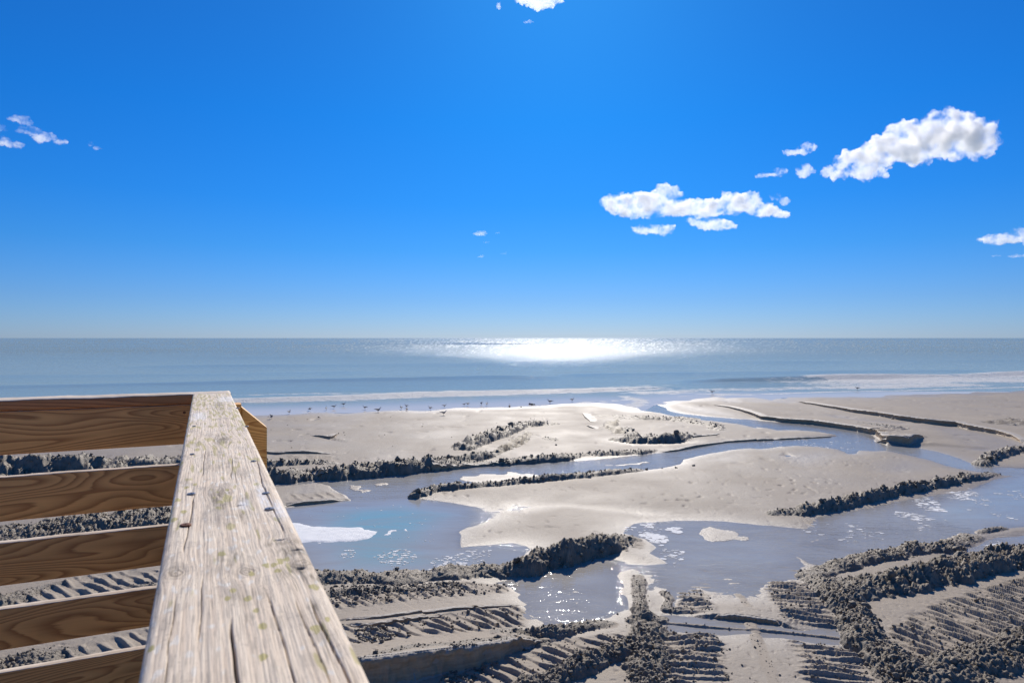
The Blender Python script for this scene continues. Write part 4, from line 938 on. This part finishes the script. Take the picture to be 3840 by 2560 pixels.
ad = ad+.0030*perlin(A1/.07, B1/.40, 90)+.0006*perlin(A1/.02, B1/.08, 91)
gr = perlin(ad/.0030, B1/.26, 92); gr2 = perlin(ad/.0014, B1/.12, 93); gr3 = perlin(ad/.010, B1/.5, 94); blot = fbm(A1/.035, B1/.09, 3, 95); sp = perlin(A1/.0035, B1/.005, 96)
crk = sstep(.50, .85, gr*.75+.35*gr2+.35*perlin(ad/.02, B1/.25, 97)); crk = crk*sstep(-.25, .35, perlin(A1/.03, B1/.15, 98))
def crack(pts, w, depth):
    P = np.array([cap_ab(*p) for p in pts]); wob = .0010*perlin(B1/.05, A1*0+w*999, 99)
    o_ = np.interp(B1, P[::-1, 1] if P[0, 1] > P[-1, 1] else P[:, 1], P[::-1, 0] if P[0, 1] > P[-1, 1] else P[:, 0])
    lo, hi = P[:, 1].min(), P[:, 1].max(); e = sstep(lo-.01, lo+.02, B1)*(1-sstep(hi-.05, hi, B1))
    return depth*e*np.exp(-((A1-o_+wob)/w)**2)
big = np.zeros_like(A1)
for c_ in (([(1168, 1215), (1180, 1380), (1205, 1600)], 0.00072, 1.0), ([(1555, 1110), (1640, 1300), (1790, 1600)], 0.00046, .8), ([(1340, 1080), (1420, 1300), (1500, 1600)], 0.00039, .6), ([(1480, 1120), (1560, 1300), (1690, 1600)], 0.00033, .6),
           ([(1030, 1000), (1020, 1200), (1010, 1350)], 0.00039, .5), ([(985, 600), (960, 760), (930, 900)], 0.00046, .6), ([(1320, 540), (1400, 720), (1440, 800)], 0.00046, .6), ([(1300, 430), (1330, 560)], 0.00046, .6), ([(1040, 380), (1025, 520)], 0.00046, .6),
           ([(900, 1100), (860, 1350), (830, 1600)], 0.00033, .5), ([(1180, 420), (1170, 520)], 0.00039, .5)):
    big = np.maximum(big, crack(*c_))
kn = np.zeros_like(A1); hole = np.zeros_like(A1)
for i, (ka, kb, ra, rb) in enumerate(KNOTS):
    rr = np.sqrt(((A1-ka)/ra)**2+((B1-kb)/rb)**2)+.25*perlin(A1/.008, B1/.014, 100+i)
    kn = np.maximum(kn, (1-sstep(.5, 1.2, rr))*(.45+.35*np.sin(rr*16)))
ha, hb = cap_ab(1522, 985); hole = np.exp(-((A1-ha)/.0035)**2-((B1-hb)/.0035)**2)
for (x_, y_) in ((1510, 893), (1415, 842), (1210, 668)):
    pa, pb = cap_ab(x_, y_); hole = np.maximum(hole, .7*np.exp(-((A1-pa)/.006)**2-((B1-pb)/.0015)**2))
zt = .00035*gr+.00025*gr2+.0005*gr3-.0016*crk-.0065*big-.005*hole+.0006*blot-.0008*kn
edge = np.minimum(A1-aL, aR-A1); rnd_ = .008
zt = zt-np.where(edge < rnd_, rnd_-np.sqrt(np.maximum(rnd_**2-(rnd_-edge)**2, 0)), 0)
lich = np.zeros_like(A1)
def lichen(a_, b_, r_):
    rr = np.sqrt((A1-a_)**2+((B1-b_))**2)/r_+.35*perlin(A1/.004, B1/.004, 110)
    return 1-sstep(.75, 1.1, rr)
LP = [(945, 578, 4), (988, 562, 4), (1143, 628, 5.5), (1118, 650, 5), (1108, 682, 4.5), (1103, 600, 3), (1085, 630, 3), (1152, 590, 3.5), (1125, 912, 5), (1385, 968, 4), (1422, 948, 5), (1350, 970, 4), (1450, 940, 4), (1600, 1295, 4.5), (1592, 1082, 5), (1335, 1430, 3.5),
      (1332, 1280, 4), (880, 738, 5), (1405, 738, 5), (765, 1385, 3), (1150, 1140, 3.5), (1255, 1140, 4), (1300, 1200, 3), (1660, 1245, 3), (970, 350, 7), (1000, 385, 6), (1240, 260, 8), (1190, 220, 8), (930, 700, 5), (900, 640, 5), (1300, 560, 5), (1410, 1000, 4), (1180, 1100, 3.5), (1275, 1010, 4)]
for (x_, y_, r_) in LP:
    pa, pb = cap_ab(x_, y_); sel = np.abs(B1-pb) < .03
    if sel.any():
        rr = np.sqrt((A1[sel]-pa)**2+((B1[sel]-pb)/(2.2+3.5*sstep(.5, 2.2, B1[sel])))**2)/(r_*.0008)+.45*perlin(A1[sel]/.004, B1[sel]/.009, 110); lich[sel] = np.maximum(lich[sel], 1-sstep(.75, 1.15, rr))
lr = perlin(A1/.009, B1/.075, 120); lr2 = perlin(A1/.05, B1/.2, 121)
lich = np.maximum(lich, sstep(.36, .50, lr+.35*lr2+.30*sstep(1.4, 2.5, B1)-.30*(1-sstep(.6, 1.5, B1)))*.8)
def mixc(c, d, f): return c*(1-f[:, None])+np.array(d)[None]*f[:, None]
C_ = np.tile(np.array([.84, .68, .50]), (len(A1), 1))
C_ = mixc(C_, (.86, .75, .60), np.clip(.5+gr*.9, 0, 1)*.6); C_ = mixc(C_, (.52, .39, .28), np.clip(gr3*.9+.1, 0, 1)*.4)
C_ = mixc(C_, (.38, .31, .25), sstep(.05, .5, -gr2*.5-gr*.4)*.40)
C_ = mixc(C_, (.42, .36, .30), sstep(.12, .5, blot)*.45); C_ = mixc(C_, (.84, .72, .56), sstep(.15, .5, perlin(A1/.03, B1/.08, 130))*.5)
C_ = mixc(C_, (.17, .12, .075), np.clip(kn, 0, 1)*.8); C_ = mixc(C_, (.84, .80, .72), sstep(.36, .5, perlin(A1/.006, B1/.022, 131)+.25*perlin(A1/.05, B1/.2, 132)+.2*sstep(1.4, 2.5, B1)-.12)*.7)
C_ = mixc(C_, (.45, .39, .11), lich*.85); C_ = mixc(C_, (.11, .075, .045), np.clip(crk*.75, 0, 1)); C_ = mixc(C_, (.035, .022, .014), np.clip(big*1.2, 0, 1)); C_ = mixc(C_, (.05, .02, .012), np.clip(hole*1.3, 0, 1))
C_ = mixc(C_, (.22, .16, .11), sstep(.42, .6, sp)*.35*sstep(-.1, .3, blot))
DARKS = [(1128, 335, .013, .09, .75), (1120, 400, .008, .10, .4), (1118, 640, .012, .060, .85), (1240, 655, .010, .03, .5), (1180, 930, .020, .030, .5), (1470, 905, .018, .022, .75), (1500, 1000, .012, .020, .8), (1590, 1030, .011, .016, .8), (1400, 860, .014, .010, .6), (1100, 470, .02, .05, .4), (1230, 720, .012, .03, .4), (1110, 165, .02, .12, .5), (880, 1000, .008, .02, .4), (1250, 1130, .012, .02, .35), (1590, 1180, .006, .012, .6), (1260, 1235, .004, .008, .7)]
dk = np.zeros_like(A1); dn = perlin(ad/.0035, B1/.05, 150)+.6*perlin(A1/.0022, B1/.012, 151)+.5*blot
for (x_, y_, ra_, rb_, st_) in DARKS:
    pa, pb = cap_ab(x_, y_); dk = np.maximum(dk, st_*np.exp(-((A1-pa)/ra_)**2-((B1-pb)/rb_)**2)*(.65+.9*dn))
C_ = mixc(C_, (.19, .15, .10), np.clip(dk*1.35, 0, .92))
C_ = mixc(C_, (.30, .25, .20), sstep(.18, .45, perlin(ad/.0012, B1/.035, 152)+.5*blot)*.45)
C_ = mixc(C_, (.40, .36, .13), lich*.5*(dk > .15))
wsp = np.zeros_like(A1)
for (x_, y_, ra_, rb_) in ((1240, 662, .007, .03), (1410, 690, .008, .05), (1330, 620, .006, .08), (1010, 215, .02, .1), (1150, 130, .03, .12)):
    pa, pb = cap_ab(x_, y_); wsp = np.maximum(wsp, np.exp(-((A1-pa)/ra_)**4-((B1-pb)/rb_)**4)*(.6+.6*perlin(A1/.003, B1/.02, 153)))
C_ = mixc(C_, (.86, .85, .83), np.clip(wsp, 0, .85))
C_ = np.clip(C_, 0, 1)
nb = len(bs); topv = np.stack([A1, B1, zt], 1).reshape(nb, na, 3); topc = C_.reshape(nb, na, 3)
side = []; sidec = []
def ring(dz, inn):
    l = topv[:, :1].copy(); r = topv[:, -1:].copy(); l[..., 2] = dz; r[..., 2] = dz; l[..., 0] += inn; r[..., 0] -= inn; return l, r
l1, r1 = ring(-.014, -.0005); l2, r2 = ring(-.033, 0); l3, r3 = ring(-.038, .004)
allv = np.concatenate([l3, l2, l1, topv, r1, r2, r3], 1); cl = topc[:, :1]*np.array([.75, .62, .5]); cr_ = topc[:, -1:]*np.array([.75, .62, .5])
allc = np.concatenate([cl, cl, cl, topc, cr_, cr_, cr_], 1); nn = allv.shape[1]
q = quads((nb, nn)); i_ = np.arange(nb-1)*nn; under = np.stack([i_, i_+nn, i_+nn+nn-1, i_+nn-1], 1); q = np.concatenate([q, under])
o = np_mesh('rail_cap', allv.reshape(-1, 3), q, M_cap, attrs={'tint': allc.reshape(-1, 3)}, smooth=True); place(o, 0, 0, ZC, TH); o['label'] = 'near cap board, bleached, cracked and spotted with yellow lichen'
# boards under the near cap, hidden side of the rail
for i, (zt_, zb_) in enumerate(levels[:4]):
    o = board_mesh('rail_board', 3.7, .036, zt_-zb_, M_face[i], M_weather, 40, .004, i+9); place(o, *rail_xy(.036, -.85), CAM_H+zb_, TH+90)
# screws
M_screw = mat_plain('dull_screw_steel', (.33, .30, .27), .35, .9); M_rust = mat_plain('rusty_screw', (.20, .07, .03), .6, .4)
def screw_mesh():
    v = []; f = []; seg = 16; rings = [(.0052, -.002), (.0052, .0004), (.0046, .0010), (.0024, .0011), (.0012, -.0008)]
    for r_, z_ in rings:
        for k in range(seg): a = 2*math.pi*k/seg; rr = r_*(1 if r_ > .003 else (1.0 if k % 4 < 2 else .55)); v.append((rr*math.cos(a), rr*math.sin(a), z_))
    for i in range(len(rings)-1):
        for k in range(seg): f.append((i*seg+k, i*seg+(k+1) % seg, (i+1)*seg+(k+1) % seg, (i+1)*seg+k))
    me = bpy.data.meshes.new('screw'); me.from_pydata(v, [], f+[tuple(range(len(v)-seg, len(v)))]); me.materials.append(M_screw); me.update(); return me
sm = screw_mesh(); sm2 = sm.copy(); sm2.materials[0] = M_rust
for (x_, y_, rust, k_) in ((970, 612, 0, 1.15), (1348, 608, 0, 1.0), (1365, 688, 0, 1.15), (940, 770, 1, 1.2), (975, 410, 0, .95), (985, 268, 0, .95), (1205, 175, 0, .95), (1250, 268, 0, .9), (1285, 445, 0, .9)):
    a_, b_ = cap_ab(x_, y_); o = bpy.data.objects.new('screw', sm2 if rust else sm); col.objects.link(o); X_, Y_ = rail_xy(a_, b_); place(o, X_, Y_, ZC+.0006, 20); o.scale = (k_,)*3
    if rust: o['label'] = 'rusty screw'
for i, (zt_, zb_) in enumerate(levels[:1]):
    for dz in (.03,):
        o = bpy.data.objects.new('screw', sm2); col.objects.link(o); X_, Y_ = far_xy(-.165, .0115); place(o, X_, Y_, CAM_H+zt_-dz, TH2); o.rotation_euler = (R(90), 0, R(TH2)); o.scale = (1.0,)*3; o['label'] = 'rusty screw'
M_tick = 0

# ------------------------------------------------------------------ clouds
def mat_cloud(dens, lo=.36, hi=.60):
    m = bpy.data.materials.new('cloud_vapour'); m.use_nodes = True; nt = m.node_tree; nt.nodes.clear()
    out = nt.nodes.new('ShaderNodeOutputMaterial'); pv = nt.nodes.new('ShaderNodeVolumePrincipled'); pv.inputs['Color'].default_value = (1, 1, 1, 1)
    tc = nt.nodes.new('ShaderNodeTexCoord'); nz = nt.nodes.new('ShaderNodeTexNoise'); nz.inputs['Scale'].default_value = .016; nz.inputs['Detail'].default_value = 5; nz.inputs['Roughness'].default_value = .62
    nt.links.new(tc.outputs['Object'], nz.inputs['Vector']); mr = nt.nodes.new('ShaderNodeMapRange'); mr.interpolation_type = 'SMOOTHSTEP'
    mr.inputs['From Min'].default_value = lo; mr.inputs['From Max'].default_value = hi; mr.inputs['To Min'].default_value = 0.0; mr.inputs['To Max'].default_value = dens
    nt.links.new(nz.outputs['Fac'], mr.inputs['Value']); nt.links.new(mr.outputs[0], pv.inputs['Density'])
    pv.inputs['Anisotropy'].default_value = .45; nt.links.new(pv.outputs[0], out.inputs['Volume']); return m
CL_D = 2600.0; PX = CL_D/1569.0
M_cl = mat_cloud(.060, .39, .68); M_cl2 = mat_cloud(.050, .40, .68); M_cl3 = mat_cloud(.036, .40, .70)
import bmesh
def cloud(label, blobs, mat, vox=1.6, rough=1.0, seed=0, flat=.55):
    bm = bmesh.new(); rg = np.random.default_rng(seed+40)
    for (x, y, rx, ry) in blobs:
        n = max(3, int(rx*1.1)) if rx > 6 else 2
        c = np.array([(x-1176)*PX, CL_D, (776-y)*PX+CAM_H]); sub = [(0, 0, 0, 1.0)]
        for k in range(min(n, 26)):
            a = rg.uniform(0, 2*np.pi); r = rg.uniform(.55, 1.0); sub.append((rx*r*math.cos(a), rg.uniform(-.5, .5)*max(rx*.5, ry), ry*r*math.sin(a), rg.uniform(.22, .45)))
        for (dx, dy, dz, kk) in sub:
            M = Matrix.Translation(Vector((c[0]+dx*PX, c[1]+dy*PX, c[2]+dz*PX))) @ Matrix.Diagonal(Vector(((rx if kk == 1.0 else (rx+ry)/2)*kk*PX, max(ry, rx*.4)*kk*PX, ry*kk*PX*(1 if kk == 1 else 1.1), 1)))
            bmesh.ops.create_icosphere(bm, subdivisions=2, radius=1, matrix=M)
    me = bpy.data.meshes.new('tmp'); bm.to_mesh(me); bm.free(); o = bpy.data.objects.new('tmp', me); col.objects.link(o)
    md = o.modifiers.new('r', 'REMESH'); md.mode = 'VOXEL'; md.voxel_size = vox*PX
    ev = o.evaluated_get(bpy.context.evaluated_depsgraph_get()); m2 = ev.to_mesh()
    nv = len(m2.vertices); v = np.zeros(nv*3, np.float32); m2.vertices.foreach_get('co', v); v = v.reshape(-1, 3).astype(np.float64)
    nrm = np.zeros(nv*3, np.float32); m2.vertices.foreach_get('normal', nrm); nrm = nrm.reshape(-1, 3)
    m3 = bpy.data.meshes.new('cloud'); 
    q = v/PX
    d = 5.5*perlin3(q/17+seed)+6.5*np.abs(perlin3(q/9+seed))+4.2*np.abs(perlin3(q/4.5+seed))+2.0*np.abs(perlin3(q/2.3+seed))-3.4
    v2 = v+nrm*(d*rough*PX)[:, None]
    f = np.zeros(len(m2.polygons)*4, np.int32); m2.polygons.foreach_get('vertices', f) if all(len(p.vertices) == 4 for p in m2.polygons) else None
    bpy.data.objects.remove(o)
    c = v2.mean(0); ob = np_mesh('cloud', v2-c, f.reshape(-1, 4), mat, smooth=False); ob.location = c
    return tag(ob, label, 'cloud')
CLOUDS = [
 ('long white cumulus cloud with a flat base, centre right of the sky', [(1420, 470, 36, 24), (1475, 470, 50, 26), (1525, 456, 36, 26), (1560, 478, 60, 18), (1625, 480, 52, 20), (1690, 468, 48, 22), (1722, 460, 30, 20), (1750, 482, 42, 15), (1790, 490, 28, 7), (1500, 492, 26, 9)], M_cl, 1.6, 1.0),
 ('small cloud streak under the left part of the long white cloud', [(1480, 526, 30, 10), (1520, 528, 32, 12)], M_cl2, 1.4, .8),
 ('small puff under the middle of the long white cloud', [(1640, 514, 46, 13), (1610, 505, 30, 10), (1665, 520, 28, 8)], M_cl2, 1.4, .8),
 ('wisp at the upper right end of the long white cloud', [(1783, 452, 16, 6), (1803, 462, 9, 12)], M_cl3, 1.3, .9),
 ('largest cloud, tall grey hearted cumulus at the upper right', [(1925, 395, 34, 14), (1975, 372, 50, 32), (2030, 345, 46, 34), (2085, 330, 52, 44), (2130, 310, 50, 40), (2185, 300, 52, 42), (2240, 315, 48, 40), (2270, 305, 20, 24), (2180, 345, 60, 20), (2110, 370, 26, 12), (2188, 268, 20, 16), (1990, 395, 50, 14)], M_cl, 1.9, 1.15),
 ('small slanting puff left of the largest cloud', [(1828, 350, 26, 8), (1857, 338, 20, 11)], M_cl2, 1.3, .8),
 ('small round puff below the slanting one', [(1850, 392, 19, 13)], M_cl2, 1.3, .8), ('thin pointed wisp left of the small round puff', [(1765, 402, 26, 5), (1795, 394, 18, 8)], M_cl3, 1.3, .7),
 ('white cloud cut by the top edge of the frame near the sun', [(1210, -2, 30, 12), (1250, -4, 36, 20), (1235, 8, 26, 12)], M_cl, 1.5, .9), ('faint wisp under the cloud near the sun', [(1213, 51, 13, 3)], M_cl3, 1.2, .5), ('faint wisp left of the cloud near the sun', [(1145, 14, 7, 8)], M_cl3, 1.2, .5),
 ('cloud with flat base entering at the right edge', [(2300, 550, 50, 12), (2345, 540, 36, 16), (2390, 545, 40, 18)], M_cl2, 1.4, .8), ('small low wisp under the cloud at the right edge', [(2288, 587, 10, 3)], M_cl3, 1.2, .5), ('low wisp at the right edge of the sky', [(2335, 588, 22, 3.5)], M_cl3, 1.2, .5),
 ('upper streak of cloud at the left edge of the sky', [(45, 272, 28, 7), (60, 282, 16, 6)], M_cl3, 1.3, .8), ('brighter slanting puff at the left edge of the sky', [(70, 300, 26, 10), (100, 315, 28, 10), (140, 327, 16, 6)], M_cl2, 1.3, .8),
 ('low puff cut by the left edge of the sky', [(5, 325, 26, 9), (35, 333, 24, 5)], M_cl2, 1.3, .8), ('tiny slanting wisp right of the left edge clouds', [(208, 331, 9, 5), (223, 340, 10, 4)], M_cl3, 1.2, .5),
 ('lower left streak cut by the left edge', [(-6, 295, 18, 8)], M_cl3, 1.2, .5),
 ('tiny cloud over the horizon, topmost of the small middle group', [(1103, 536, 17, 4)], M_cl2, 1.2, .5), ('tiny cloud dot in the small middle group', [(1117, 556, 7, 3)], M_cl3, 1.2, .4),
 ('tiny cloud, lowest of the small middle group', [(1104, 589, 11, 3)], M_cl3, 1.2, .4), ('tiny cloud at the right of the small middle group', [(1158, 582, 8, 3)], M_cl3, 1.2, .4), ('tiny speck right of the topmost small cloud', [(1143, 535, 7, 2.5)], M_cl3, 1.2, .4)]
for i, (lab, bl, mt, vx, rg_) in enumerate(CLOUDS): cloud(lab, bl, mt, vx, rg_, i+1)
